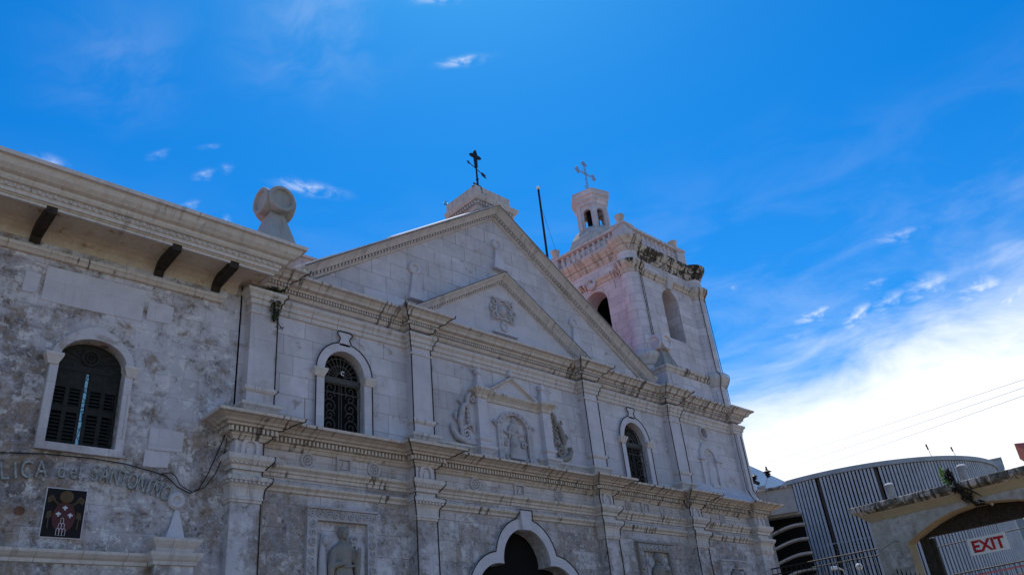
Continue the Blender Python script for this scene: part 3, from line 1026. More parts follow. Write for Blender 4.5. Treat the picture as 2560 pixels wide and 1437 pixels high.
for cx in (-6.66, -4.86, -1.62, 1.62, 4.86, 6.66, 10.2):
    link('rosette', rosette(cx, 5.52, .155), M['carved'], church)
for cx in (-5.70, 0.0, 5.70):
    sq = MB().prism([(cx - .21, 5.34), (cx + .21, 5.34), (cx + .21, 5.69), (cx - .21, 5.69)], -.06, .01,
                    [[(cx - .145, 5.39), (cx + .145, 5.39), (cx + .145, 5.64), (cx - .145, 5.64)]])
    sq.prism([(cx - .09, 5.42), (cx + .09, 5.42), (cx + .04, 5.5), (cx + .02, 5.6), (cx - .03, 5.6), (cx - .04, 5.5)], -.03, .01)
    link('frieze_panel', sq, M['carved'], church)


# ----------------------------------------------------------------------------
# carved saints: one continuous body each, welded by a voxel remesh
# ----------------------------------------------------------------------------
def saint(cx, zf, H, y, name, parent, mat, seed=0, flip=1, child=False):
    rnd = random.Random(seed)
    u = H / 7.3
    m = MB()
    prof = [(1.35, 0), (1.28, .8), (1.12, 2.0), (.95, 3.2), (.82, 4.2), (.86, 4.7), (1.0, 5.3), (1.02, 5.75), (.6, 6.05), (.30, 6.2), (.28, 6.4)]
    m.lathe((cx, y, zf), [(r * u, h * u) for r, h in prof], 22, sx=.95, sy=.62)
    for k in range(9):                      # folds of the robe
        a = math.pi * (1.08 + .84 * k / 8)
        rr = u * (1.22 + .1 * rnd.random())
        m.tube([(cx + rr * .95 * math.cos(a), y + rr * .62 * math.sin(a), zf),
                (cx + rr * .78 * math.cos(a), y + rr * .52 * math.sin(a), zf + 2.2 * u),
                (cx + rr * .62 * math.cos(a), y + rr * .42 * math.sin(a), zf + 4.0 * u)], [.15 * u, .12 * u, .05 * u], 6)
    hz = zf + 6.8 * u
    m.ball((cx + flip * .04 * u, y - .08 * u, hz), .44 * u, 16, sx=.86, sy=.98, sz=1.22)
    m.ball((cx + flip * .04 * u, y + .10 * u, hz + .1 * u), .50 * u, 14, sz=1.15)
    m.ball((cx + flip * .06 * u, y - .50 * u, hz - .06 * u), .11 * u, 8)           # nose
    m.ball((cx + flip * .05 * u, y - .42 * u, hz - .38 * u), .15 * u, 8)           # chin
    for s in (-1, 1):
        m.ball((cx + s * .18 * u, y - .40 * u, hz + .10 * u), .09 * u, 8)          # brows
        m.tube([(cx + s * .40 * u, y, zf + 5.7 * u), (cx + s * .95 * u, y - .05 * u, zf + 5.4 * u)], .33 * u, 8)
        # upper arm, forearm, wide sleeve
        if s == flip:
            el = (cx + s * 1.28 * u, y - .20 * u, zf + 4.3 * u)
            hd = (cx + s * 1.15 * u, y - .62 * u, zf + 5.3 * u)
        else:
            el = (cx + s * 1.22 * u, y - .22 * u, zf + 4.15 * u)
            hd = (cx + s * .45 * u, y - .78 * u, zf + 4.35 * u)
        m.tube([(cx + s * .92 * u, y - .05 * u, zf + 5.45 * u), el], [.34 * u, .30 * u], 9)
        m.tube([el, hd], [.30 * u, .20 * u], 9)
        m.tube([el, (el[0], el[1] + .05 * u, el[2] - 1.3 * u)], [.34 * u, .16 * u], 8)
        m.ball(hd, .22 * u, 10)
        for q in range(4):
            dxx = (q - 1.5) * .09 * u
            m.tube([(hd[0] + dxx, hd[1] - .05 * u, hd[2] + .08 * u), (hd[0] + dxx * 1.2 - s * .05 * u, hd[1] - .14 * u, hd[2] + (.38 - .04 * abs(q - 1.5)) * u)],
                   [.065 * u, .05 * u], 6)
        m.tube([(hd[0] - s * .15 * u, hd[1] - .05 * u, hd[2]), (hd[0] - s * .28 * u, hd[1] - .16 * u, hd[2] + .18 * u)], [.07 * u, .05 * u], 6)
    m.tube([(cx - .9 * u, y - .3 * u, zf + 4.25 * u), (cx, y - .62 * u, zf + 4.1 * u), (cx + .9 * u, y - .3 * u, zf + 4.25 * u)], .12 * u, 6)
    o = link(name, m, mat, parent)
    md = o.modifiers.new('weld', 'REMESH')
    md.mode = 'VOXEL'
    md.voxel_size = max(.010, u * .05)
    sm = o.modifiers.new('soft', 'SMOOTH')
    sm.iterations = 2
    return o


# carved panels in the lower storey
def relief_panel(x0, x1, ztop, seed, mat, figure=True, z_in=None):
    m = MB()
    zin = ztop - .26
    zb = 1.95
    wI = .25
    m.prism([(x0, zb), (x1, zb), (x1, ztop), (x0, ztop)], -.10, .01,
            [[(x0 + wI, zb + wI), (x1 - wI, zb + wI), (x1 - wI, zin), (x0 + wI, zin)]])
    m.box(x0 - .03, x1 + .03, -.15, .01, ztop - .02, ztop + .03)
    p = link('relief_panel', m, mat, church)
    rnd = random.Random(seed)
    orn = MB()
    n = int((x1 - x0) / .2)
    for i in range(n):                      # leaf scrolls on the top border
        x = x0 + (i + .5) * (x1 - x0) / n
        sg = 1 if i < n / 2 else -1
        orn.tube(spiral(x, ztop - .13, .085, .012, rnd.random() * 3, sg * 1.4, -.115, 16), .020, 5)
        orn.ball((x + .07, -.11, ztop - .06), .03, 8)
    for xx in (x0 + wI / 2, x1 - wI / 2):
        k = int((zin - zb) / .19)
        for i in range(k):
            z = zin - (i + .5) * .19
            if i % 3 == 2:
                orn.merge(rosette(xx, z, .075, -.10))
            else:
                sg = 1 if i % 2 else -1
                orn.tube(spiral(xx, z, .08, .012, rnd.random() * 6, sg * 1.3, -.115, 16), .019, 5)
    link('border_carving', orn, M['carved'], p)
    cxm = (x0 + x1) / 2
    if figure:
        saint(cxm + .02, 2.12, 1.95, -.06, 'relief_figure', p, M['carved_dark'], seed, 1)
        sd = MB()                            # pillar and drapery beside the saint
        sd.lathe((x0 + .42, -.04, 2.1), [(.16, 0), (.15, .5), (.10, 1.2), (.05, 1.75), (.01, 1.9)], 10, sy=.6)
        sd.tube([(x1 - .44, -.10, 2.1), (x1 - .46, -.12, 3.2), (x1 - .50, -.12, 3.45)], [.10, .07, .05], 8)
        sd.box(x1 - .60, x1 - .38, -.14, .0, 3.38, 3.70)
        sd.tube(spiral(x1 - .62, 3.82, .10, .03, 0, 1.0, -.08, 14), .025, 6)
        sd.ball((x0 + .47, -.07, 3.78), .09, 10, sz=1.4)
        link('relief_attributes', sd, M['carved'], p)
    return p


relief_panel(-6.67, -4.86, 4.46, 3, M['carved'])
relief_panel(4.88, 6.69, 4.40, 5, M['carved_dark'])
pr_ = relief_panel(9.40, 11.0, 4.05, 8, M['carved'])

# central niche: pilasters, entablature, gable, ball finials, scrolls, holy figure
nz = MB()
nz.prism([(-1.75, 6.15), (1.75, 6.15), (1.75, 8.1), (-1.75, 8.1)], -.04, .01,
         [arch_contour(0.0, .50, 6.2, 7.22, .46, 16)])
niche = link('niche', nz, M['clean'], church)
for s in (-1, 1):
    c = s * 1.30
    a, bb = c - .17, c + .17
    pl = [(a, 0.0), (a, -.2), (bb, -.2), (bb, 0.0)]
    m = MB().box(a, bb, -.2, .02, 6.3, 8.0)
    m.sweep(pl, [(0, 6.18), (.02, 6.20), (.03, 6.33), (.10, 6.42), (.15, 6.46), (.16, 6.52), (0, 6.56)])
    m.sweep(pl, [(0, 6.70), (.03, 6.72), (.06, 6.76), (.06, 6.81), (0, 6.84)])
    link('niche_pilaster', m, M['clean'], niche)
epl = [(-1.47, 0.0), (-1.47, -.2), (-1.13, -.2), (-1.13, -.05), (1.13, -.05), (1.13, -.2), (1.47, -.2), (1.47, 0.0)]
link('niche_cornice', MB().sweep(epl, [(0, 7.95), (.03, 7.96), (.04, 8.04), (.10, 8.10), (.15, 8.15), (.17, 8.16), (.18, 8.22), (0, 8.26)],
                                 dent=(.08, .14, 8.12, 8.155, .04, .04)), M['trim'], niche)
link('niche_gable', MB().rake([(-1.02, 8.2), (0.0, 8.80), (1.02, 8.2)], [(0, -.10), (.06, -.08), (.08, -.02), (.17, .02), (.18, .07), (0, .10)]), M['trim_clean'], niche)
link('niche_gable_wall', MB().prism([(-.9, 8.22), (.9, 8.22), (0, 8.76)], -.06, .01), M['clean'], niche)
link('ball_finial', MB().disc((0.0, 8.98), .10, 0.0, .16, 18), M['clean'], niche)
for s in (-1, 1):
    c = s * 1.30
    m = MB().box(c - .15, c + .15, -.2, .0, 8.25, 8.31).frustum(c, -.1, 8.31, 8.40, .14, .1, .12, .09)
    m.frustum(c, -.1, 8.40, 8.70, .12, .09, .035, .04).disc((c, 8.79), .10, -.03, .15, 18)
    link('ball_finial', m, M['clean'], niche)
    # carved scroll bracket
    m = MB()
    m.tube(spiral(s * 1.87, 6.86, .19, .02, math.pi / 2, -1.8 * s, -.09, 40), [.055 - .03 * i / 40 for i in range(41)], 7)
    m.tube([(s * 1.55, -.07, 6.62), (s * 1.9, -.10, 6.62), (s * 2.2, -.10, 6.72), (s * 2.34, -.09, 6.90), (s * 2.36, -.07, 7.06), (s * 2.26, -.06, 7.02)],
           [.05, .08, .09, .07, .05, .03], 8)
    m.tube([(s * 2.02, -.07, 6.95), (s * 2.08, -.10, 7.2), (s * 1.98, -.10, 7.5), (s * 1.92, -.10, 7.66), (s * 1.78, -.10, 7.74), (s * 1.74, -.09, 7.95), (s * 1.62, -.08, 8.08)],
           [.04, .08, .085, .07, .065, .07, .05], 8)
    m.tube(spiral(s * 1.58, 7.90, .10, .015, math.pi / 2, 1.5 * s, -.10, 26), .03, 6)
    m.tube([(s * 2.18, -.05, 7.22), (s * 2.24, -.09, 7.36), (s * 2.16, -.09, 7.44)], [.03, .05, .02], 7)
    m.tube([(s * 1.95, -.05, 7.74), (s * 2.06, -.09, 7.78), (s * 2.02, -.09, 7.88)], [.03, .05, .02], 7)
    for k in range(5):
        m.tube([(s * 1.70, -.05, 7.0 + .13 * k), (s * (1.80 + .03 * (k % 2)), -.09, 7.12 + .13 * k), (s * 1.66, -.06, 7.24 + .13 * k)], [.02, .045, .015], 6)
    m.tube([(s * 1.55, -.06, 6.95), (s * 1.62, -.1, 7.12), (s * 1.75, -.1, 7.14), (s * 1.85, -.06, 7.06)], [.05, .06, .05, .02], 7)
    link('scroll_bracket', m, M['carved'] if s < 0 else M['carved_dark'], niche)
fr = MB().band(arch_contour(0.0, .50, 6.2, 7.22, .46, 20), [(-.70, 6.2)] + arc(0, 7.22, .70, .58, 180, 0, 20) + [(.70, 6.2)], -.11, -.02)
for k in range(9):
    a = math.radians(20 + 140 * k / 8)
    fr.ball((.60 * math.cos(a), -.12, 7.22 + .52 * math.sin(a)), .045, 8)
for s in (-1, 1):
    for k in range(5):
        fr.ball((s * .60, -.11, 6.35 + .19 * k), .035, 8)
    fr.tube(spiral(s * .72, 7.35, .11, .02, 0 if s > 0 else math.pi, 1.3 * s, -.09, 20), .03, 6)
link('arch_frame', fr, M['carved'], niche)
hf = saint(0.0, 6.52, 1.12, -.02, 'holy_figure', niche, M['carved'], 21, -1)
hp = MB().box(-.30, .30, -.14, .02, 6.38, 6.53)
for k in range(11):
    a = math.radians(20 + 140 * k / 10)
    hp.tube([(.22 * math.cos(a), -.03, 7.52 + .2 * math.sin(a)), (.30 * math.cos(a), -.03, 7.52 + .26 * math.sin(a))], .022, 5)
hp.tube([(-.42, -.05, 7.18), (-.15, -.07, 7.12), (.15, -.07, 7.12), (.42, -.05, 7.18)], [.02, .05, .05, .02], 7)
for s in (-1, 1):
    hp.tube(spiral(s * .36, 6.85, .11, .02, 0 if s > 0 else math.pi, 1.4 * s, -.05, 20), .03, 6)
    hp.tube(spiral(s * .34, 6.45, .10, .02, 0 if s > 0 else math.pi, -1.3 * s, -.08, 20), .03, 6)
link('halo_and_pedestal', hp, M['carved'], niche)

# stone pier that crowns the main gable
pm = MB().box(-.60, .75, .02, 1.35, 13.6, 14.85)
pier = link('gable_pier', pm, M['tower'], church)
pz = 14.72
link('pier_cornice', MB().sweep([(-.60, 1.35), (-.60, .02), (.75, .02), (.75, 1.35), (-.60, 1.35)],
                                [(0, pz), (.05, pz + .02), (.09, pz + .10), (.12, pz + .12), (.12, pz + .24), (.24, pz + .26), (.30, pz + .37), (.31, pz + .43), (0, pz + .46)],
                                dent=(.10, .20, pz + .14, pz + .23, .06, .06)), M['trim_clean'], pier)
link('pier_top', MB().box(-.70, .86, -.08, 1.45, pz + .44, pz + .92), M['trim_black'], pier)
PIER_TOP = pz + .92


# ----------------------------------------------------------------------------
# bell tower above the right bay
# ----------------------------------------------------------------------------
T0 = 9.95
tower = thing('bell_tower', 'square pale stone bell tower with a balustrade, dome and lantern behind the right gable slope',
              'bell tower', (10.1, 2.3, T0))
TX0, TX1, TY0, TY1 = 7.78, 12.42, 0.27, 4.35
SK = -0.045                                  # the left wall runs slightly askew


def tx(x, y):
    return x + SK * (y - TY0) * (TX1 - x) / (TX1 - TX0)


def skew(m):
    m.v = [(tx(p[0], p[1]), p[1], p[2]) for p in m.v]
    return m


def yz_prism(m, pts, x0, x1, holes=()):
    q = MB().prism([(-p[0], p[1]) for p in pts], x0, x1, [[(-a, b) for a, b in h] for h in holes])
    m.add([(p[1], -p[0], p[2]) for p in q.v], q.f)
    return m


FA = arch_contour(10.27, .56, 12.72, 14.45, .60, 18)
LA = arch_contour(2.15, .60, 12.4, 14.42, .60, 18)
m = MB().prism([(TX0, T0), (TX1, T0), (TX1, 16.2), (TX0, 16.2)], TY0, TY0 + .75, [FA])
yz_prism(m, [(TY0 + .75, T0), (TY1, T0), (TY1, 16.2), (TY0 + .75, 16.2)], TX0, TX0 + .75, [LA])
m.box(TX1 - .6, TX1, TY0 + .75, TY1, T0, 16.2).box(TX0 + .75, TX1 - .6, TY1 - .5, TY1, T0, 16.2)
m.box(TX0 + .7, TX1 - .55, TY0 + .7, TY1 - .45, 15.6, 16.15)
link('tower_wall', skew(m), M['tower'], tower)
link('chamber_shade_lining', skew(MB().box(TX0 + .76, TX1 - .62, TY1 - .56, TY1 - .51, T0, 15.58).box(TX1 - .67, TX1 - .62, TY0 + .77, TY1 - .56, T0, 15.58)
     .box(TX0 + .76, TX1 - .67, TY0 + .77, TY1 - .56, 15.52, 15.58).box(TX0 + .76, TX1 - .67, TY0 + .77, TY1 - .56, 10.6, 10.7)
     .box(TX0 + .76, TX1 - .67, TY0 + .755, TY0 + .77, 10.7, 12.0)), M['dark'], tower)  # dark sheets stand in for the shade inside the bell chamber
cols = [(TX0 + .07, TY0 + .07), (TX1 - .07, TY0 + .07), (TX0 + .07, TY1 - .07), (TX1 - .07, TY1 - .07)]
for cx, cy in cols:
    m = MB().lathe((cx, cy, 0), [(.44, T0), (.44, 11.1), (.41, 11.55), (.385, 15.15)], 28)
    c_ = link('corner_column', skew(m), M['tower'], tower)
    shade_auto(c_)
    m = MB().lathe((cx, cy, 0), [(.40, 15.02), (.43, 15.04), (.44, 15.12), (.41, 15.14), (.46, 15.22), (.55, 15.32), (.60, 15.42), (.61, 15.52), (.57, 15.56), (.3, 15.6)], 28)
    k_ = link('capital', skew(m), M['trim_black'] if cx < 9 and cy < 2 else M['trim'], c_)
    shade_auto(k_)
    m = MB().lathe((cx, cy, 0), [(.48, 11.0), (.52, 11.04), (.53, 11.1), (.56, 11.18), (.63, 11.26), (.64, 11.42), (.60, 11.50), (.47, 11.62)], 28)
    shade_auto(link('base', skew(m), M['trim_clean'], c_))
TP = [(TX0, TY1), (TX0, TY0), (TX1, TY0), (TX1, TY1)]
m = MB().sweep(TP, [(0, 15.22), (.05, 15.24), (.08, 15.34), (.16, 15.40), (.17, 15.50), (0, 15.56)])
link('band_course', skew(m), M['trim'], tower)
m = MB().sweep(TP, [(0, 11.12), (.05, 11.14), (.09, 11.24), (.17, 11.28), (.18, 11.42), (0, 11.52)])
link('band_course', skew(m), M['trim'], tower)
# cornice with rounded corners over the columns
prof = [(-.05, 15.98), (.02, 16.0), (.06, 16.10), (.08, 16.12), (.09, 16.24), (.16, 16.27), (.18, 16.35), (.26, 16.42), (.30, 16.50), (.31, 16.59), (-.4, 16.61)]
tc = MB().sweep([(TX0, TY1), (TX0, TY0), (TX1, TY0), (TX1, TY1), (TX0, TY1)], prof)
for cx, cy in cols:
    tc.lathe((cx, cy, 0), [(max(.05, .40 + o), z + .004) for o, z in prof], 32)
shade_auto(link('cornice', skew(tc), M['trim_tower'], tower), 25)
# frieze between the band and the cornice bulges at the corners
for cx, cy in cols:
    shade_auto(link('frieze_corner', skew(MB().lathe((cx, cy, 0), [(.40, 15.5), (.40, 16.15)], 24, cap=False)), M['tower'], tower))
link('hexagon_boss', skew(MB().lathe((TX0, 2.15, 15.36), [(.26, 0), (.26, .16), (.19, .20), (.18, .15), (.05, .15)], 6, axis='x', a0=.2)), M['clean'], tower)
link('keystone', MB().hexa([(10.12, TY0 - .10, 15.06), (10.42, TY0 - .10, 15.06), (10.42, TY0 + .02, 15.06), (10.12, TY0 + .02, 15.06),
                            (10.05, TY0 - .24, 15.54), (10.49, TY0 - .24, 15.54), (10.49, TY0 + .02, 15.54), (10.05, TY0 + .02, 15.54)]), M['clean'], tower)

# balustrade: bottom rail, top rail, corner pedestals, balusters
BZ = 16.62
QX0, QX1, QY0, QY1 = 7.55, 11.85, 0.03, 4.25
peds = [(QX0 + .31, QY0 + .31), (QX1 - .31, QY0 + .31), (QX0 + .31, QY1 - .31), (QX1 - .31, QY1 - .31)]
bal = MB()
for (x0, x1, y0, y1) in ((QX0, QX1, QY0, QY0 + .24), (QX0, QX1, QY1 - .24, QY1), (QX0, QX0 + .24, QY0, QY1), (QX1 - .24, QX1, QY0, QY1)):
    if x1 - x0 > 1:
        x0, x1 = x0 + .3, x1 - .3
    else:
        y0, y1 = y0 + .3, y1 - .3
    bal.box(x0, x1, y0, y1, BZ - .05, BZ + .08).box(x0 - (.03 if y1 - y0 > 1 else 0), x1 + (.03 if y1 - y0 > 1 else 0), y0 - (.03 if x1 - x0 > 1 else 0), y1 + (.03 if x1 - x0 > 1 else 0), BZ + .56, BZ + .68)
rail = link('balustrade', skew(bal), M['trim_clean'], tower)
BPROF = [(.075, 0), (.075, .04), (.04, .07), (.05, .12), (.095, .22), (.085, .30), (.045, .40), (.06, .44), (.075, .46), (.075, .49)]
for side in range(4):
    n = 10
    for k in range(n):
        t = (k + .5) / n
        if side == 0:
            c = (QX0 + .68 + (QX1 - QX0 - 1.36) * t, QY0 + .12)
        elif side == 1:
            c = (QX0 + .12, QY0 + .68 + (QY1 - QY0 - 1.36) * t)
        elif side == 2:
            c = (QX1 - .12, QY0 + .68 + (QY1 - QY0 - 1.36) * t)
        else:
            c = (QX0 + .68 + (QX1 - QX0 - 1.36) * t, QY1 - .12)
        o = link('baluster', skew(MB().lathe((c[0], c[1], BZ + .075), BPROF, 10)), M['tower'], rail)
        shade_auto(o)
for cx, cy in peds:
    m = MB().box(cx - .30, cx + .30, cy - .30, cy + .30, BZ - .05, BZ + .66).box(cx - .35, cx + .35, cy - .35, cy + .35, BZ + .66, BZ + .76)
    p_ = link('pedestal', skew(m), M['clean'], tower)
    ur = MB().lathe((cx, cy, BZ + .76), [(.09, 0), (.10, .06), (.13, .16), (.17, .34), (.20, .44), (.21, .50), (.17, .52), (.15, .46)], 18)
    shade_auto(link('urn', skew(ur), M['dome'], p_))

# dome and lantern
LX, LY = 9.62, 3.0
dome = link('dome', MB().lathe((LX, LY, 0), [(1.62, 16.6), (1.60, 17.3), (1.48, 17.9), (1.28, 18.4), (1.02, 18.8), (.84, 18.98), (.3, 19.05)], 8, a0=math.radians(20)), M['dome'], tower)
lan = MB()
A0 = math.radians(225)
for k in range(6):
    a = A0 + k * math.pi / 3
    px_, py_ = LX + .66 * math.cos(a), LY + .66 * math.sin(a)
    lan.lathe((px_, py_, 0), [(.13, 18.85), (.13, 20.25)], 4, a0=a + math.pi / 4)
    a2 = a + math.pi / 6
    # arched panel between the posts
    ca, sa = math.cos(a2), math.sin(a2)
    q = MB().prism([(-.33, 18.9), (.33, 18.9), (.33, 20.25), (-.33, 20.25)], -.05, .05, [arch_contour(0, .19, 19.0, 19.86, .19, 10)])
    R_ = .66 * math.cos(math.pi / 6)
    lan.add([(LX + (R_ - p[1]) * ca - p[0] * sa, LY + (R_ - p[1]) * sa + p[0] * ca, p[2]) for p in q.v], q.f)
lantern = link('lantern', lan, M['clean'], tower)
lc = MB().lathe((LX, LY, 0), [(.70, 20.16), (.72, 20.22), (.80, 20.26), (.80, 20.42), (.88, 20.46), (.88, 20.64), (.96, 20.68), (.96, 20.84), (.99, 20.87), (.99, 20.93), (.35, 21.12), (.10, 21.15)], 6, a0=A0)
link('lantern_cap', lc, M['tower'], lantern)
link('lantern_shade_core', MB().lathe((LX, LY, 0), [(.30, 18.8), (.30, 20.2)], 6, a0=A0), M['deep'], lantern)  # near-black core stands in for shade behind the lantern arches

# bell hanging in the left arch
bell = thing('bell', 'dark bronze bell hanging from a beam in the pink arch of the bell tower', 'bell', (8.9, 2.2, 13.2))
b_ = MB().lathe((8.75, 2.15, 0), [(.46, 12.6), (.44, 12.66), (.34, 12.9), (.27, 13.25), (.20, 13.42), (.02, 13.46)], 20)
shade_auto(link('bell_body', b_, M['rust'], bell))
link('beam', MB().box(8.45, 9.1, .9, 3.5, 13.45, 13.62), M['rust'], bell)

# cross on the lantern
CB = 21.13
tcr = thing('tower_cross', 'openwork silver metal cross with trefoil ends on top of the tower lantern', 'cross', (LX, LY, CB))
shade_auto(link('ball', MB().ball((LX, LY, CB + .14), .2, 14), M['rust'], tcr))
m = MB()
y = LY
for s in (-1, 1):
    m.tube([(LX + s * .05, y, CB + .3), (LX + s * .05, y, CB + 1.85)], .014, 5)
    m.tube([(LX - .58, y, CB + 1.28 + s * .05), (LX + .58, y, CB + 1.28 + s * .05)], .014, 5)
for k in range(11):
    z0 = CB + .32 + k * .14
    s = 1 if k % 2 else -1
    m.tube([(LX - s * .05, y, z0), (LX + s * .05, y, z0 + .14)], .010, 4)
for k in range(8):
    x0 = LX - .56 + k * .14
    s = 1 if k % 2 else -1
    m.tube([(x0, y, CB + 1.28 - s * .05), (x0 + .14, y, CB + 1.28 + s * .05)], .010, 4)
link('cross_frame', m, M['silver'], tcr)
for (ex, ez, ddx, ddz) in ((LX - .60, CB + 1.28, -1, 0), (LX + .60, CB + 1.28, 1, 0), (LX, CB + 1.88, 0, 1)):
    m = MB()
    for a, b2 in ((ddx * .06, ddz * .06), (ddz * .11 - ddx * .04, ddx * .11 - ddz * .04), (-ddz * .11 - ddx * .04, -ddx * .11 - ddz * .04)):
        m.tube([(ex + a + .07 * math.cos(k * math.pi / 5), y, ez + b2 + .07 * math.sin(k * math.pi / 5)) for k in range(10)], .022, 5, closed=True)
    link('trefoil_tip', m, M['silver'], tcr)
for s in (-1, 1):
    m = MB().tube(spiral(LX + s * .16, CB + .42, .11, .03, 0 if s > 0 else math.pi, .9 * s, y, 14), .014, 5)
    link('scroll', m, M['silver'], tcr)

# weather vane on the gable pier
VX, VY = 0.10, 0.62
vz = PIER_TOP
vane = thing('weather_vane', 'black iron weather vane with a cross above a long arrow on the gable pier', 'weather vane', (VX, VY, vz))
m = MB().tube([(VX, VY, vz - .03), (VX, VY, vz + 1.5)], [.045, .028], 8)
m.ball((VX, VY, vz + .95), .055, 8)
link('pole', m, M['iron'], vane)
m = MB().lathe((VX, VY, vz - .01), [(.16, 0), (.14, .12), (.05, .5)], 10)
for s in (-1, 1):
    m.tube(spiral(VX + s * .16, vz + .52, .13, .05, -math.pi / 2, 1.0 * s, VY, 14), .030, 5)
m.tube([(VX - .2, VY, vz + .72), (VX + .14, VY, vz + .70)], .03, 5)
link('bracket', m, M['iron'], vane)
cz = vz + 1.47
cross = MB().prism([(VX - .05, cz), (VX + .05, cz), (VX + .07, cz + .42), (VX + .17, cz + .42), (VX + .25, cz + .45), (VX + .27, cz + .50), (VX + .18, cz + .55), (VX + .09, cz + .55),
                    (VX + .07, cz + .64), (VX + .045, cz + .72), (VX, cz + .78), (VX - .045, cz + .72), (VX - .07, cz + .64), (VX - .09, cz + .55), (VX - .18, cz + .55), (VX - .27, cz + .50),
                    (VX - .25, cz + .45), (VX - .17, cz + .42), (VX - .07, cz + .42)], VY - .03, VY + .03)
link('cross', cross, M['iron'], vane)
m = MB().tube([(VX - .50, VY, cz - .06), (VX + .40, VY, cz - .06)], .016, 6)
m.prism([(VX - .60, cz - .06), (VX - .46, cz + .0), (VX - .48, cz - .06), (VX - .46, cz - .12)], VY - .015, VY + .015)
m.prism([(VX + .30, cz - .06), (VX + .38, cz + .01), (VX + .64, cz + .0), (VX + .55, cz - .06), (VX + .64, cz - .12), (VX + .38, cz - .13)], VY - .015, VY + .015)
ca, sa = math.cos(.28), math.sin(.28)
m.v = [(VX + (p[0] - VX) * ca - (p[1] - VY) * sa, VY + (p[0] - VX) * sa + (p[1] - VY) * ca, p[2]) for p in m.v]
link('arrow', m, M['iron'], vane)

# flagpole with its stays
FX, FY = 6.05, 3.0
fp = thing('flagpole', 'thin black flagpole with a pale ball tip standing behind the right gable slope', 'flagpole', (FX, FY, 11.0))
link('pole', MB().tube([(FX, FY, 10.6), (FX, FY, 20.02)], [.055, .045], 8), M['iron'], fp)
shade_auto(link('ball_tip', MB().ball((FX, FY, 20.10), .085, 12), M['white'], fp))
m = MB()
for ex, ey, ez in ((FX - .25, FY - .3, 14.0), (FX + 1.0, FY + .2, 16.75), (FX + 1.9, FY + 1.5, 14.0)):
    m.tube([(FX, FY, 19.2), (ex, ey, ez)], .006, 4)
link('stay_wire', m, M['iron'], fp)


# ----------------------------------------------------------------------------
# drum finials on obelisk feet
# ----------------------------------------------------------------------------
def drum_finial(cx, cy, zb, label, pedestal):
    t = thing('drum_finial', label, 'finial', (cx, cy, zb), 'stone drum finials on the cornice')
    z = zb
    if pedestal:
        m = MB().box(cx - .42, cx + .42, cy - .36, cy + .36, z, z + .70)
        m.box(cx - .20, cx + .20, cy - .385, cy - .35, z + .16, z + .55)
        link('pedestal', m, M['clean'], t)
        m = MB().sweep([(cx - .42, cy + .36), (cx - .42, cy - .36), (cx + .42, cy - .36), (cx + .42, cy + .36)], [(0, z + .60), (.03, z + .62), (.06, z + .70), (.12, z + .74), (.13, z + .82), (-.4, z + .84)])
        link('pedestal_cap', m, M['trim_clean'], t)
        z += .82
    else:
        link('pedestal', MB().box(cx - .46, cx + .46, cy - .42, cy + .42, z, z + .12), M['mossy'], t)
        z += .12
    H = .82 if pedestal else .92
    m = MB().frustum(cx, cy, z, z + H, .41, .39, .16, .15)
    if pedestal:
        m.tube([(cx + .41, cy - .40, z), (cx + .16, cy - .16, z + H)], .014, 5)
        m.tube([(cx + .10, cy - .40, z), (cx + .02, cy - .16, z + H)], .012, 5)
    link('obelisk', m, M['concrete'], t)
    R = .32 if pedestal else .345
    F = R * 1.13
    zc = z + H + R * .72
    body = MB()
    for ax in ('x', 'y'):
        for s in (1, -1):
            body.lathe((cx, cy, zc), [(R * .90, 0), (R * .95, s * F * .5), (R, s * F * .8), (R, s * F * .97), (R * .95, s * F * 1.03), (R * .76, s * F * 1.03), (R * .68, s * F * .86), (R * .5, s * F * .84), (R * .2, s * F * .9)], 30, axis=ax)
    d = link('drum', body, M['concrete'] if not pedestal else M['tower'], t)
    shade_auto(d, 30)
    return t


drum_finial(-8.19, -0.80, 10.13, 'large mottled stone drum finial on the left wing cornice beside the gable', False)
drum_finial(8.06, -0.22, 9.95, 'pale stone drum finial on a panelled pedestal at the foot of the bell tower', True)

# ----------------------------------------------------------------------------
# the left wing
# ----------------------------------------------------------------------------
WX0, WX1 = -24.0, -8.46
wing = thing('convent_wing', 'long stained stone convent wing with deep eaves and an arched shuttered window',
             'convent', (-16, 0, GZ))
WINW = [(-11.44, .61), (-16.6, .61)]
hl = [arch_contour(cx, hw, 5.17, 6.85, .47, 20) for cx, hw in WINW]
m = MB().prism([(WX0, GZ), (WX1, GZ), (WX1, 9.6), (WX0, 9.6)], 0.0, .6, hl)
link('wing_wall', m, M['old'], wing)
m = MB().box(WX0, WX0 + .3, .6, 12, GZ, 9.6).box(WX1 - .35, WX1 - .05, .6, 12, GZ, 9.6).box(WX0 + .3, WX1 - .35, 11.7, 12, GZ, 9.6)
link('rear_wall', m, M['dark'], wing)
EP = [(WX0, 0.0), (-8.30, 0.0)]
e = MB().sweep([(WX0, 0.0), (-8.95, 0.0)], [(0, 8.86), (.06, 8.87), (.10, 8.93), (.13, 8.95), (.13, 9.02), (0, 9.05)])
link('string_course', e, M['trim'], wing)
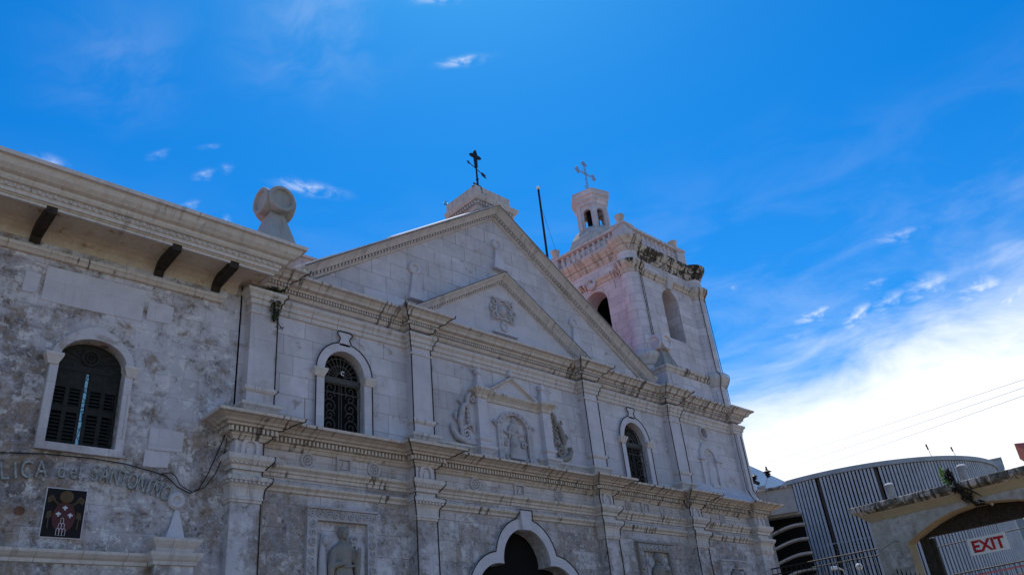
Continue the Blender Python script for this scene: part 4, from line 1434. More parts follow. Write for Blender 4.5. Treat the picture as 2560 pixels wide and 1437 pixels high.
# coved soffit
e = MB()
cv = [(0.0, 9.20), (.05, 9.32), (.14, 9.41), (.28, 9.455), (.95, 9.475), (.95, 9.55), (0, 9.55)]
e.sweep([(WX0, 0.0), (-8.62, 0.0)], cv)
e.box(-8.63, -8.12, -.95, .02, 9.472, 9.55)
link('soffit', e, M['soffit'], wing)
cp = [(.84, 9.47), (.84, 9.43), (.92, 9.42), (.93, 9.50), (.99, 9.51), (1.0, 9.58), (1.03, 9.59), (1.03, 9.67), (1.10, 9.68), (1.14, 9.73), (1.15, 9.77),
      (1.24, 9.80), (1.33, 9.88), (1.38, 9.97), (1.40, 9.99), (1.46, 10.0), (1.47, 10.08), (1.2, 10.12), (.6, 10.16)]
sh = .95
cp2 = [(o - sh, z) for o, z in cp]
e = MB().sweep([(WX0, -sh), (-8.14, -sh), (-8.14, 1.6)], cp2)
link('eave_cornice', e, M['trim_eave'], wing)
e = MB()
for k in range(int((8.2 - WX0 - 16.4) / .14)):    # bead and reel row
    x = -8.25 - k * .14
    if x < WX0 + .2:
        break
    e.ball((x, -1.035, 9.63), .042, 8, sx=1.15 if k % 2 else .75)
link('bead_row', e, M['trim_clean'], wing)
r = MB().box(WX0, -8.4, -.9, 12.2, 10.0, 10.14)
r.hexa([(WX0, -.5, 10.14), (-8.5, -.5, 10.14), (-8.5, 12, 10.14), (WX0, 12, 10.14), (WX0, 5, 12.6), (-12.5, 5, 12.6), (-12.5, 6, 12.6), (WX0, 6, 12.6)])
link('roof', r, M['roof_red'], wing)
for bx in (-12.86, -10.42, -9.13, -15.2, -17.6, -20.0):
    m = MB()
    w2 = .098
    pts = [(0.0, 9.13), (-.03, 9.13), (-.09, 9.235), (-.93, 9.33), (-.93, 9.475), (0.0, 9.475)]
    q = MB().prism([(-a, b_) for a, b_ in pts], bx - w2, bx + w2)
    m.add([(p[1], -p[0], p[2]) for p in q.v], q.f)
    link('bracket', m, M['wood'], wing)
# low moulding, pedestal with an obelisk and ring carved on the wall
e = MB().sweep([(WX0, 0.0), (-9.96, 0.0)], [(0, 3.08), (.04, 3.09), (.05, 3.15), (.10, 3.18), (.16, 3.24), (.17, 3.29), (0, 3.32)])
e.sweep([(WX0, 0.0), (-9.96, 0.0)], [(0, 2.55), (.05, 2.56), (.06, 2.68), (.10, 2.70), (0, 2.75)])
link('low_moulding', e, M['trim_clean'], wing)
pd = MB().box(-9.90, -9.16, -.22, .02, GZ, 3.12)
pdo = link('wall_pedestal', pd, M['old'], wing)
pl = [(-9.90, 0.0), (-9.90, -.22), (-9.16, -.22), (-9.16, 0.0)]
e = MB().sweep(pl, [(0, 3.08), (.04, 3.09), (.05, 3.15), (.08, 3.18), (.12, 3.25), (.13, 3.31), (0, 3.33)])
e.sweep(pl, [(-.02, 3.33), (.0, 3.40), (.06, 3.46), (.10, 3.52), (.11, 3.57), (-.2, 3.60)])
link('pedestal_cap', e, M['trim_clean'], pdo)
m = MB().hexa([(-9.70, -.12, 3.58), (-9.50, -.16, 3.58), (-9.32, -.10, 3.58), (-9.6, .02, 3.58),
               (-9.55, -.05, 4.16), (-9.52, -.06, 4.16), (-9.47, -.05, 4.16), (-9.52, .02, 4.16)])
m.add([(-9.70, -.0, 3.58), (-9.32, 0.0, 3.58), (-9.5, -.16, 3.58), (-9.51, -.04, 4.18)], [(0, 2, 3), (2, 1, 3), (0, 1, 2)])
ob = link('wall_obelisk', m, M['clean'], wing)
link('ring', MB().ring((-9.54, 4.34), .115, .06, 0.0, depth=.09).disc((-9.54, 4.34), .07, 0.0, .05), M['clean'], ob)
link('dark_disc', MB().lathe((-12.22, -.004, 3.93), [(.085, 0), (.085, .012)], 14, axis='y', sy=.9), M['rust'], wing)  # flat dark disc on the wall face
# patches where render panels stand slightly proud
for (x0, x1, z0, z1) in ((-12.55, -10.62, 7.95, 8.72), (-10.55, -10.0, 8.05, 8.5), (-12.9, -12.62, 8.05, 8.5), (-10.2, -9.5, 5.3, 5.75), (-10.25, -9.75, 4.95, 5.28)):
    link('render_patch', MB().prism([(x0, z0 + .01), (x0 + .31 * (x1 - x0), z0), (x1 - .02, z0 + .03), (x1, z1 - .02), (x0 + .6 * (x1 - x0), z1), (x0 + .01, z1 - .01)], -.014, .02), M['clean'], wing)

for wi, (cx, hw) in enumerate(WINW):
    inn = arch_contour(cx, hw, 5.17, 6.85, .47, 24)
    # arch band thicker at the crown
    outp = [(cx - hw - .15, 5.17)]
    for k in range(25):
        a = math.pi - math.pi * k / 24
        outp.append((cx + (hw + .15) * math.cos(a), 6.85 + (.47 + .15 + .12 * max(0, math.sin(a)) ** 6) * math.sin(a)))
    outp.append((cx + hw + .15, 5.17))
    f = MB().band(inn, outp, -.10, .01)
    f.box(cx - hw - .15, cx + hw + .15, -.105, .01, 5.03, 5.172)
    win = link('window', f, M['old_light'], wing)
    for s in (-1, 1):
        im = MB()
        x0, x1 = sorted((cx + s * (hw - .05), cx + s * (hw + .26)))
        im.hexa([(x0 + .07, -.12, 6.66), (x1 - .07, -.12, 6.66), (x1 - .07, .04, 6.66), (x0 + .07, .04, 6.66),
                 (x0, -.18, 6.82), (x1, -.18, 6.82), (x1, .06, 6.82), (x0, .06, 6.82)])
        im.box(x0, x1, -.185, .05, 6.82, 6.88)
        link('impost', im, M['trim_clean'], win)
    lu = MB().prism(arc(cx, 6.82, hw, .49, 0, 180, 20), .17, .22)
    lu.box(cx - hw, cx + hw, .13, .22, 6.70, 6.83)
    lu.merge(rosette(cx, 7.02, .15, .17))
    for k in range(9):
        a = math.radians(15 + 150 * k / 8)
        lu.tube([(cx + .18 * math.cos(a), .16, 6.88 + .16 * math.sin(a)), (cx + hw * .9 * math.cos(a), .16, 6.86 + .42 * math.sin(a))], .012, 4)
    link('lunette', lu, M['shutter'], win)
    for s in (-1, 1):
        sh_ = MB()
        xa, xb = sorted((cx + s * .035, cx + s * hw))
        st = .055
        for (a, c2) in ((xa, xa + st), (xb - st, xb), ((xa + xb) / 2 - st * .7, (xa + xb) / 2 + st * .7)):
            sh_.box(a, c2, .14, .20, 5.17, 6.70)
        for (z0, z1) in ((5.17, 5.27), (5.86, 5.98), (6.34, 6.70)):
            sh_.box(xa, xb, .145, .195, z0, z1)
        nl = 15
        for k in range(nl):
            z = 5.28 + k * (6.34 - 5.28) / nl
            if 5.84 < z < 5.97:
                continue
            sh_.hexa([(xa + .03, .145, z), (xb - .03, .145, z), (xb - .03, .19, z + .045), (xa + .03, .19, z + .045),
                      (xa + .03, .145, z + .012), (xb - .03, .145, z + .012), (xb - .03, .19, z + .057), (xa + .03, .19, z + .057)])
        link('shutter', sh_, M['shutter'], win)
    link('glass_strip', MB().box(cx - .07, cx + .07, .205, .225, 5.17, 6.70), M['glass'], win)
    link('recess_back', MB().box(cx - hw - .05, cx + hw + .05, .50, .55, 5.1, 7.4), M['deep'], win)


# ----------------------------------------------------------------------------
# lettering on the wing wall, on a shallow arch
# ----------------------------------------------------------------------------
def text_mb(s, size, depth, bold=0.0):
    cu = bpy.data.curves.new('txt', 'FONT')
    cu.body = s
    cu.size = size
    cu.extrude = depth / 2
    cu.align_x = 'CENTER'
    cu.offset = bold
    o = bpy.data.objects.new('txt', cu)
    col.objects.link(o)
    bpy.context.view_layer.update()
    me = o.evaluated_get(bpy.context.evaluated_depsgraph_get()).to_mesh()
    vs = [tuple(v.co) for v in me.vertices]
    fs = [tuple(p.vertices) for p in me.polygons]
    o.to_mesh_clear()
    bpy.data.objects.remove(o)
    bpy.data.curves.remove(cu)
    return vs, fs


let = thing('wall_lettering', 'raised grey metal letters reading BASILICA del SANTO NIÑO along the stained wing wall',
            'lettering', (-11.4, -.05, 4.6))
LET = [('d', -11.67), ('e', -11.47), ('l', -11.36), ('S', -11.11), ('A', -10.94), ('N', -10.76), ('T', -10.60), ('O', -10.44),
       ('N', -10.27), ('I', -10.14), ('Ñ', -9.985), ('O', -9.80)]
# BASILICA: B A S I L I C A
LET = [('B', -13.42), ('A', -13.18), ('S', -12.95), ('I', -12.74), ('L', -12.545), ('I', -12.38), ('C', -12.21), ('A', -11.99)] + LET
RA = 5.2
for ch, lx in LET:
    vs, fs = text_mb(ch, .44 if ch.isupper() or ch == 'Ñ' else .42, .035)
    dxa = lx + 11.35
    th = -math.asin(max(-.9, min(.9, dxa / RA)))
    zb = 4.565 - (RA - math.sqrt(RA * RA - dxa * dxa))
    c, s = math.cos(th), math.sin(th)
    sx = (.56 if lx > -11.3 else .68) if ch.isupper() else .66
    if ch in 'Il':
        sx = .8
    m = MB()
    m.add([(lx + p[0] * sx * c - p[1] * s, -.045 - p[2], zb + p[0] * sx * s + p[1] * c) for p in vs], fs)
    link('letter', m, M['letter'], let)

# ----------------------------------------------------------------------------
# coat of arms on a dark board
# ----------------------------------------------------------------------------
def hex_loop(pts, w, y0, y1, m):
    m.tube([(p[0], (y0 + y1) / 2, p[1]) for p in pts], w, 5, closed=True)


PX, PZ = -11.51, 3.94
arms = thing('coat_of_arms', 'dark painted coat of arms board with three white lilies over a white outlined hill', 'coat of arms', (PX, -.02, 3.5))
link('board', MB().box(PX - .325, PX + .325, -.03, .005, 3.52, 4.36), M['crest_black'], arms)
link('frame', MB().prism([(PX - .343, 3.502), (PX + .343, 3.502), (PX + .343, 4.378), (PX - .343, 4.378)], -.022, .004,
                         [[(PX - .326, 3.519), (PX + .326, 3.519), (PX + .326, 4.361), (PX - .326, 4.361)]]), M['clean'], arms)
link('shield', MB().prism([(PX - .13, 4.10), (PX, 4.12), (PX + .13, 4.10)] + arc(PX, 3.86, .19, .26, 40, -140 + 50, 8) + [(PX, 3.56)] + arc(PX, 3.86, .19, .26, -90, -220, 8), -.036, -.03), M['crest_red'], arms)
link('tiara', MB().lathe((PX + .0, -.03, 4.225), [(.115, 0), (.115, .012), (.09, .02)], 18, axis='y'), M['crest_gold'], arms)
m = MB()
for s in (-1, 1):
    m.tube([(PX + s * .10, -.034, 4.07), (PX + s * .25, -.034, 4.19)], .022, 5)
    m.prism([(PX + s * .17, 4.17), (PX + s * .29, 4.10), (PX + s * .31, 4.19), (PX + s * .23, 4.25)], -.036, -.03)
    m.prism([(PX + s * .20, 3.86), (PX + s * .29, 3.83), (PX + s * .28, 3.95), (PX + s * .21, 3.97)], -.036, -.03)
    m.tube([(PX + s * .25, -.033, 3.86), (PX + s * .24, -.033, 3.66)], .014, 5)
link('key', m, M['crest_brown'], arms)
for fx, fz in ((0.0, 4.03), (-.095, 3.915), (.10, 3.905)):
    m = MB()
    cx, cz = PX + fx, PZ + fz - PZ
    m.prism([(cx, cz + .045), (cx + .017, cz + .02), (cx + .010, cz), (cx - .010, cz), (cx - .017, cz + .02)], -.042, -.036)
    for s in (-1, 1):
        m.prism([(cx + s * .008, cz), (cx + s * .022, cz + .022), (cx + s * .042, cz + .012), (cx + s * .040, cz - .010), (cx + s * .028, cz - .012), (cx + s * .020, cz + .002)], -.042, -.036)
        m.prism([(cx + s * .008, cz - .012), (cx + s * .022, cz - .035), (cx + s * .006, cz - .03)], -.042, -.036)
    m.box(cx - .024, cx + .024, -.042, -.036, cz - .012, cz)
    m.prism([(cx - .009, cz - .012), (cx + .009, cz - .012), (cx + .010, cz - .045), (cx - .010, cz - .045)], -.0421, -.036)
    link('lily', m, M['crest_white'], arms)
m = MB()
for row, n, zc in ((0, 1, 3.80), (1, 2, 3.71), (2, 3, 3.61)):
    for k in range(n):
        cx = PX - .015 + (k - (n - 1) / 2) * .05
        hgt = .05 if row < 2 else .06
        hex_loop([(cx - .024, zc - hgt), (cx + .024, zc - hgt), (cx + .024, zc + hgt * .6), (cx + .012, zc + hgt), (cx - .012, zc + hgt), (cx - .024, zc + hgt * .6)], .0045, -.042, -.034, m)
link('hill_outline', m, M['crest_white'], arms)

# ----------------------------------------------------------------------------
# dark string-light cables that outline the mouldings
# ----------------------------------------------------------------------------
CG = 'string light cables outlining the church front'


def cable(path, label, r=.0155):
    o = link('light_cable', MB().tube(path, r, 5), M['cable'])
    return tag(o, label, 'cable', CG)


def up_path(xe, s):
    """along the outer arris of an upper pilaster, s=+1 right edge, -1 left edge"""
    y = -PW - .008
    P = [(xe + s * (.54), y - .54, 9.93)]
    for o, z in U_COR[::-1][1:]:
        P.append((xe + s * (o + .008), y - o, z))
    P.append((xe + s * .008, y, 9.40))
    for o, z in U_ARC[::-1]:
        P.append((xe + s * (o + .008), y - o, z))
    P += [(xe + s * .008, y, 8.9), (xe + s * .008, y, 6.95), (xe + s * .07, y - .06, 6.89), (xe + s * .008, y, 6.80), (xe + s * .008, y, 6.57)]
    return P


def low_path(xe, s):
    y = -PW - .008
    P = []
    for o, z in L_COR[::-1][1:]:
        P.append((xe + s * (o + .008), y - o, z))
    P += [(xe + s * .008, y, 5.6), (xe + s * .008, y, 5.36), (xe + s * .2, y - .19, 5.33), (xe + s * .19, y - .18, 5.24), (xe + s * .07, y - .06, 5.1),
          (xe + s * .008, y, 5.04), (xe + s * .008, y, 4.93), (xe + s * .18, y - .17, 4.88), (xe + s * .17, y - .16, 4.79), (xe + s * .06, y - .05, 4.66), (xe + s * .04, y - .04, 4.45),
          (xe + s * .008, y, 4.35), (xe + s * .008, y, 1.5)]
    return P


names = ['left end', 'left of the niche', 'right of the niche', 'under the bell tower']
for i, (a, bb) in enumerate(PIL_UP):
    cable(up_path(bb, 1), 'dark cable down the right edge of the upper pilaster %s' % names[i])
    if i:
        cable(up_path(a, -1), 'dark cable down the left edge of the upper pilaster %s' % names[i])
names = ['beside the stained wing', 'left of the doorway', 'right of the doorway', 'below the bell tower']
for i, (a, bb) in enumerate(PIL_LOW):
    cable(low_path(bb, 1), 'dark cable down the right edge of the lower pilaster %s' % names[i])
    if i:
        cable(low_path(a, -1), 'dark cable down the left edge of the lower pilaster %s' % names[i])
for (cx, hw), nm in zip(WIN, ('left', 'right')):
    ow, orr = hw + .235, WR + .225
    P = [(cx - ow, -.08, WZB + .05), (cx - ow, -.08, 7.6), (cx - ow, -.08, WZS)]
    full = arc(cx, WZS, ow, orr, 180, 0, 28)
    P += [(p[0], -.08, p[1]) for p in full[1:] if p[0] < cx - .17]
    for x, z in ((-.175, orr), (-.17, orr + .03), (-.135, orr + .10), (-.15, orr + .15), (-.215, orr + .23), (-.215, orr + .27), (-.16, orr + .315),
                 (.16, orr + .315), (.215, orr + .27), (.215, orr + .23), (.15, orr + .15), (.135, orr + .10), (.17, orr + .03), (.175, orr)):
        P.append((cx + x, -.08, WZS + z))
    P += [(p[0], -.08, p[1]) for p in full[:-1] if p[0] > cx + .17]
    P += [(cx + ow, -.08, WZS), (cx + ow, -.08, 7.6), (cx + ow, -.08, WZB + .05)]
    cable(P, 'dark cable outlining the bottle-shaped keystone and jambs of the %s upper window' % nm)
P = [(p[0], -.095, p[1]) for p in trefoil(.285) if p[1] > 0.5]
cut = [p for p in P if p[0] < -.23] + [(-.23, -.2, 4.86), (-.225, -.2, 4.935), (.225, -.2, 4.935), (.23, -.2, 4.86)] + [p for p in P if p[0] > .23]
cable(cut, 'dark cable tracing the outer edge of the trefoil doorway frame')
cable([(-7.1, -.42, TYM_A - SL * 7.1 + .33), (0, -.42, TYM_A + .34), (7.1, -.42, TYM_A - SL * 7.1 + .33)], 'dark cable along the top edge of the large main gable', .010)
cable([(-3.8, -.385, IA - IS * 3.8 + .33), (0, -.385, IA + .34), (3.8, -.385, IA - IS * 3.8 + .33)], 'dark cable along the top edge of the smaller inner gable', .010)
def column_cable(cx, cy, ang, label):
    P = []
    for r, z in ((.60, 15.50), (.56, 15.34), (.44, 15.18), (.40, 15.0), (.415, 13.5), (.43, 11.66), (.62, 11.48), (.66, 11.40), (.64, 11.24), (.54, 11.06), (.455, 10.95), (.455, 9.97)):
        P.append((cx + (r + .028) * math.cos(math.radians(ang)), cy + (r + .028) * math.sin(math.radians(ang)), z))
    cable(P, label)


column_cable(TX0 + .07, TY0 + .07, 275, 'dark cable down the left front of the near corner column of the bell tower')
column_cable(TX0 + .07, TY0 + .07, 305, 'dark cable down the right front of the near corner column of the bell tower')
column_cable(TX1 - .07, TY0 + .07, 238, 'dark cable down the left front of the far right tower column')
column_cable(TX1 - .07, TY0 + .07, 285, 'dark cable down the right front of the far right tower column')
cable([(12.1, -.175, 8.9), (12.1, -.175, 6.75), (12.05, -.4, 6.3)], 'dark cable down the left edge of the right corner strip')
cable([(12.5, -.215, 8.9), (12.5, -.215, 6.75), (12.5, -.4, 6.3)], 'dark cable down the middle of the right corner strip')
# loose cables draped over the wing wall to the lettering
cp_ = [(-8.62, -.12, 6.0), (-8.72, -.05, 5.6), (-8.95, -.05, 4.95), (-9.12, -.06, 4.62), (-9.3, -.07, 4.50), (-9.55, -.07, 4.60), (-9.8, -.06, 4.80), (-10.1, -.06, 4.86), (-10.6, -.06, 4.94), (-11.2, -.06, 4.97), (-12.0, -.06, 4.95), (-12.9, -.06, 4.86), (-14.2, -.06, 4.6)]
o = link('wall_cable', MB().tube(cp_, .012, 5), M['cable'])
tag(o, 'thin dark cable sagging from the left pilaster across the tops of the wall letters', 'cable')
cp_ = [(-8.60, -.10, 6.0), (-8.64, -.05, 5.4), (-8.80, -.05, 4.95), (-9.0, -.06, 4.66), (-9.25, -.07, 4.53), (-9.5, -.07, 4.64), (-9.62, -.07, 4.82), (-9.72, -.07, 4.87), (-9.9, -.07, 4.82)]
o = link('wall_cable', MB().tube(cp_, .010, 5), M['cable'])
tag(o, 'second thin dark cable hanging beside the left pilaster towards the wall ring', 'cable')


# ----------------------------------------------------------------------------
# weeds rooted in the stonework
# ----------------------------------------------------------------------------
def weed(label, clumps, mat_leaf, seed, roots=()):
    rnd = random.Random(seed)
    c0 = clumps[0][0]
    t = thing('weed', label, 'plant', c0)
    m = MB()
    for (c, r, n, sz) in clumps:
        for k in range(n):
            while True:
                d = Vector((rnd.uniform(-1, 1), rnd.uniform(-1, 1), rnd.uniform(-1, 1)))
                if d.length < 1:
                    break
            p = Vector(c) + Vector((d.x * r[0], d.y * r[1], d.z * r[2]))
            a = Vector((rnd.gauss(0, 1), rnd.gauss(0, 1), rnd.gauss(0, 1))).normalized()
            b = a.orthogonal().normalized()
            s = sz * rnd.uniform(.6, 1.3)
            m.add([p - a * s, p + b * s * .45, p + a * s, p - b * s * .45], [(0, 1, 2, 3)])
    link('leaves', m, mat_leaf, t)
    if roots:
        q = MB()
        for path, r in roots:
            q.tube(path, r, 5)
        link('stem', q, M['root'], t)
    return t


weed('dark weeds hanging down the top of the left upper pilaster', [((-7.78, -.30, 9.45), (.26, .14, .22), 190, .055), ((-7.78, -.33, 9.05), (.15, .07, .50), 240, .055), ((-7.62, -.26, 8.55), (.12, .05, .10), 14, .05)],
     M['leaf'], 4, [([(-7.75, -.28, 9.7), (-7.82, -.33, 9.2), (-7.80, -.30, 8.6)], .02), ([(-7.75, -.28, 9.6), (-8.0, -.5, 9.75), (-8.15, -.55, 9.62)], .02),
                    ([(-7.78, -.28, 9.0), (-7.68, -.27, 8.6), (-7.58, -.27, 8.5)], .012)])
weed('small bright green weed at the left foot of the main gable', [((-7.12, -.52, 10.02), (.07, .05, .12), 26, .05)], M['leaf_bright'], 5, [([(-7.12, -.45, 9.9), (-7.12, -.52, 10.08)], .01)])
weed('tiny pale weed on the back corner of the gable pier', [((-.72, 1.42, PIER_TOP + .08), (.12, .08, .10), 22, .05)], M['leaf_bright'], 6, [([(-.70, 1.40, PIER_TOP - .02), (-.72, 1.42, PIER_TOP + .1)], .012)])
o = link('round_lamp', MB().ball((-7.22, -.55, 9.86), .045, 10), M['white'])
tag(o, 'tiny white round lamp under the left foot of the main gable', 'lamp')

# ----------------------------------------------------------------------------
# exit gate on the right
# ----------------------------------------------------------------------------
GX = 12.0
gate = thing('gate_wall', 'stained yellowish arched gate wall with a mossy black coping right of the church', 'gate', (GX, -8, GZ))


def yzp(pts, x0, x1, holes=()):
    return yz_prism(MB(), pts, x0, x1, holes)


gy0, gy1 = -4.42, -11.6
arch_pts = [(-5.42, GZ + .01), (-5.42, 3.70), (-5.62, 3.80), (-5.95, 3.97), (-6.4, 4.16), (-7.0, 4.33), (-7.6, 4.41), (-8.2, 4.40), (-8.8, 4.31), (-9.4, 4.15), (-9.9, 3.95), (-10.25, 3.74), (-10.3, 3.70), (-10.3, GZ + .01)]
link('gate_pier_wall', yzp([(gy0, GZ), (gy0, 4.80), (gy1, 4.88), (gy1, GZ)], GX, GX + .06, [arch_pts]), M['gate'], gate)
link('arch_body', yzp([(gy0, GZ), (gy0, 4.80), (gy1, 4.88), (gy1, GZ)], GX + .0605, GX + .72, [arch_pts]), M['gate_bounce_tan'], gate)
m = MB()
m.sweep([(GX + .8, gy0 ), (GX, gy0), (GX, gy1), (GX + .8, gy1)][::1], [(0, 0), (0, 0)], cap=False) if False else None
prof = [(0.0, 4.70), (.24, 4.80), (.30, 4.84), (.40, 4.90), (.42, 5.06), (.40, 5.08), (-.72, 5.10)]
cw = MB().sweep([(GX + .72, gy0), (GX, gy0), (GX, gy1), (GX + .72, gy1)], prof)
link('coping', cw, M['mossy'], gate)
bd = MB().sweep([(GX + .72, gy0), (GX, gy0), (GX, gy1), (GX + .72, gy1)], [(0, 4.56), (.03, 4.58), (.09, 4.66), (.18, 4.74), (.24, 4.795), (0, 4.80)])
link('coping_band', bd, M['gate_bounce_tan'], gate)
link('door_post', MB().box(GX + .60, GX + .76, -5.88, -5.62, GZ, 3.82).box(GX + .73, GX + .80, -6.02, -5.86, GZ, 3.78), M['wood'], gate)
link('lintel', MB().box(GX + .73, GX + .92, -11.2, -5.62, 3.84, 4.82), M['wood'], gate)  # dark colour also carries the shadow band under the arch
link('pier_crack', MB().tube([(GX - .012, -4.45, 3.62), (GX - .02, -4.9, 3.78), (GX - .02, -5.05, 3.86), (GX - .02, -5.22, 3.78)], .012, 5), M['concrete'], gate)
# lattice: rails of the iron gate leaf
m = MB()
xg = GX + .95
for (za, zb, r) in ((2.62, 2.70, .022), (3.52, 3.60, .016), (2.1, 2.2, .02)):
    m.tube([(xg, -5.9, za), (xg, -10.2, zb)], r, 6)
for k in range(30):
    m.tube([(xg, -5.95 - k * .145, GZ), (xg, -5.95 - k * .145, 2.65)], .010, 5)
link('gate_leaf', m, M['iron'], gate)
for yy, lab in ((-5.32, 'weathered stone urn on the gate coping near the church'), (-7.69, 'weathered stone urn on the gate coping beside the hanging weed')):
    t = thing('gate_urn', lab, 'urn', (GX + .28, yy, 5.1), 'urns on the gate coping')
    u_ = MB().lathe((GX + .28, yy, 5.1), [(.10, 0), (.10, .03), (.085, .10), (.10, .14), (.135, .38), (.14, .46), (.15, .47), (.15, .52), (.12, .55)], 18)
    shade_auto(link('urn_body', u_, M['concrete'], t))
    shade_auto(link('lid', MB().lathe((GX + .28, yy, 5.62), [(.155, 0), (.155, .02), (.10, .07), (.02, .09)], 18), M['clean'], t))
# exit sign hung in the gateway
ex = thing('exit_sign', 'white EXIT sign with red capital letters hanging in the arched gateway', 'sign', (GX + .85, -7.8, 3.2))
S0 = (-7.25, 3.46)
sx0, sx1, sz0, sz1 = -6.95, -8.08, 3.05, 3.55
link('sign_board', MB().box(GX + .80, GX + .83, sx1, sx0, sz0, sz1), M['white'], ex)
vs, fs = text_mb('EXIT', .50, .012, .016)
mx = max(abs(v[0]) for v in vs)
xs_ = .49 / mx
m = MB()
ym = (sx0 + sx1) / 2
for k in range(1):
    m.add([(GX + .79 - p[2], ym - p[0] * xs_, sz0 + .08 + p[1] * .95) for p in vs], fs)
tx_ = link('lettering', m, M['red'], ex)
for yy in (sx0 - .15, sx1 + .15):
    link('hanger', MB().tube([(GX + .82, yy, sz1), (GX + .70, yy, 4.38)], .008, 4), M['iron'], ex)
o = link('pink_tube', MB().tube([(GX + .9, -6.1, 2.48), (GX + .92, -8.2, 2.53), (GX + .95, -11.0, 2.56)], .022, 6), M['pink'])
tag(o, 'long pink tube strung across the gateway under the exit sign', 'tube')
o = link('pink_tube', MB().tube([(GX + .9, -6.15, 2.28), (GX + .92, -8.2, 2.30), (GX + .95, -11.0, 2.36)], .018, 6), M['redroof'])
tag(o, 'thin red tube below the pink one across the gateway', 'tube')
o = link('gate_lamp', MB().ball((GX + .35, -8.15, 4.36), .05, 10, sz=1.3).tube([(GX + .35, -8.15, 4.40), (GX + .35, -8.15, 4.5)], .015, 5), M['clean'])
tag(o, 'small pale bulb under the gate arch above the exit sign', 'lamp')
weed('leafy yellow green weed with dark dead stems spilling over the gate coping', [((GX - .38, -7.28, 5.38), (.10, .10, .26), 60, .075), ((GX - .42, -7.36, 5.12), (.08, .10, .14), 30, .06)], M['leaf_bright'], 9,
     [([(GX - .1, -7.5, 5.15), (GX - .36, -7.46, 5.50), (GX - .42, -7.42, 5.2)], [.03, .05, .03]), ([(GX - .3, -7.5, 5.1), (GX - .45, -7.6, 5.0), (GX - .28, -7.7, 4.6), (GX - .1, -7.85, 4.35), (GX - .06, -8.2, 4.30)], [.05, .07, .06, .04, .01]),
      ([(GX - .35, -7.7, 4.95), (GX - .30, -7.95, 4.70), (GX - .15, -8.1, 4.55)], [.04, .03, .01])])
weed('blackish tangle of dead creeper below the coping of the gate', [((GX - .40, -7.46, 5.30), (.10, .13, .26), 120, .07), ((GX - .38, -7.58, 4.92), (.10, .22, .18), 120, .07), ((GX - .24, -7.72, 4.62), (.12, .22, .20), 110, .06), ((GX - .12, -7.95, 4.38), (.08, .22, .09), 60, .05)], M['root'], 10)

# iron fence between the church corner and the gate
fn = thing('iron_fence', 'black iron bar fence between the church corner and the gate pier', 'fence', (12.3, -2.4, GZ))
m = MB()
for (z, r) in ((3.80, .024), (3.60, .02), (3.36, .008)):
    m.tube([(12.35, -.15, z + .03), (12.35, -4.45, z - .04)], r, 6)
link('rail', m, M['iron'], fn)
for k in range(22):
    yk = -.3 - k * .19
    link('bar', MB().tube([(12.35, yk, GZ), (12.35, yk, 3.80)], .012, 5), M['iron'], fn)
sp = thing('spiked_fence', 'slanting black iron spikes in front of the gate pier', 'fence', (11.6, -5.5, GZ))
link('rail', MB().tube([(11.6, -4.9, 2.35), (11.6, -6.0, 2.25)], .02, 6), M['iron'], sp)
for k in range(7):
    yk = -5.0 - k * .13
    zt = 3.02 - k * .055
    link('spike', MB().tube([(11.6, yk, GZ), (11.6, yk, zt - .22), (11.6, yk + .0, zt - .16), (11.6, yk, zt)], [.012, .012, .026, .002], 6), M['iron'], sp)

# ----------------------------------------------------------------------------
# modern building clad in vertical slats
# ----------------------------------------------------------------------------
hall = thing('slatted_hall', 'modern round hall clad in grey vertical slats behind the gate', 'building', (44.2, 9.3, GZ))
HC, HR, HT = (44.2, 9.35), 9.55, 12.0


def hp_(a, r):
    return HC[0] + r * math.cos(math.radians(a)), HC[1] + r * math.sin(math.radians(a))


A_0, A_1 = 180.0, 292.0
A_2 = 330.0
m = MB()
n = 60
ptsI = [hp_(A_0 + (A_1 - A_0) * k / n, HR - .32) for k in range(n + 1)]
for k in range(n):
    p, q = ptsI[k], ptsI[k + 1]
    m.add([(p[0], p[1], GZ), (q[0], q[1], GZ), (q[0], q[1], HT - .1), (p[0], p[1], HT - .1)], [(0, 1, 2, 3)])
link('inner_wall', m, M['deep'], hall)
m = MB()
ns = 82
rnd = random.Random(2)
for k in range(ns):
    a = A_0 + (A_1 - A_0) * (k + .5) / ns
    if k in (8, 24):
        continue
    if a > 276:
        continue
    w = .62 * (A_1 - A_0) / ns
    zt = HT - .30
    c0, c1, c2, c3 = hp_(a - w / 2, HR), hp_(a + w / 2, HR), hp_(a + w / 2, HR - .12), hp_(a - w / 2, HR - .12)
    m.hexa([(c[0], c[1], GZ + 1) for c in (c0, c1, c2, c3)] + [(c[0], c[1], zt) for c in (c0, c1, c2, c3)])
link('slat_screen', m, M['slat'], hall)
for k in (8, 24):
    a = A_0 + (A_1 - A_0) * (k + .5) / ns
    c0, c1, c2, c3 = hp_(a - .55, HR - .2), hp_(a + .55, HR - .2), hp_(a + .55, HR - .3), hp_(a - .55, HR - .3)
    link('brown_post', MB().hexa([(c[0], c[1], GZ) for c in (c0, c1, c2, c3)] + [(c[0], c[1], HT - .3) for c in (c0, c1, c2, c3)]), M['brown'], hall)
m = MB()
for k in range(27):
    a0, a1 = 276 + k * 2, 276 + (k + 1) * 2 - .3
    c0, c1, c2, c3 = hp_(a0, HR), hp_(a1, HR), hp_(a1, HR - .1), hp_(a0, HR - .1)
    m.hexa([(c[0], c[1], GZ + 1) for c in (c0, c1, c2, c3)] + [(c[0], c[1], HT - .3) for c in (c0, c1, c2, c3)])
link('panel', m, M['panel'], hall)
m = MB()
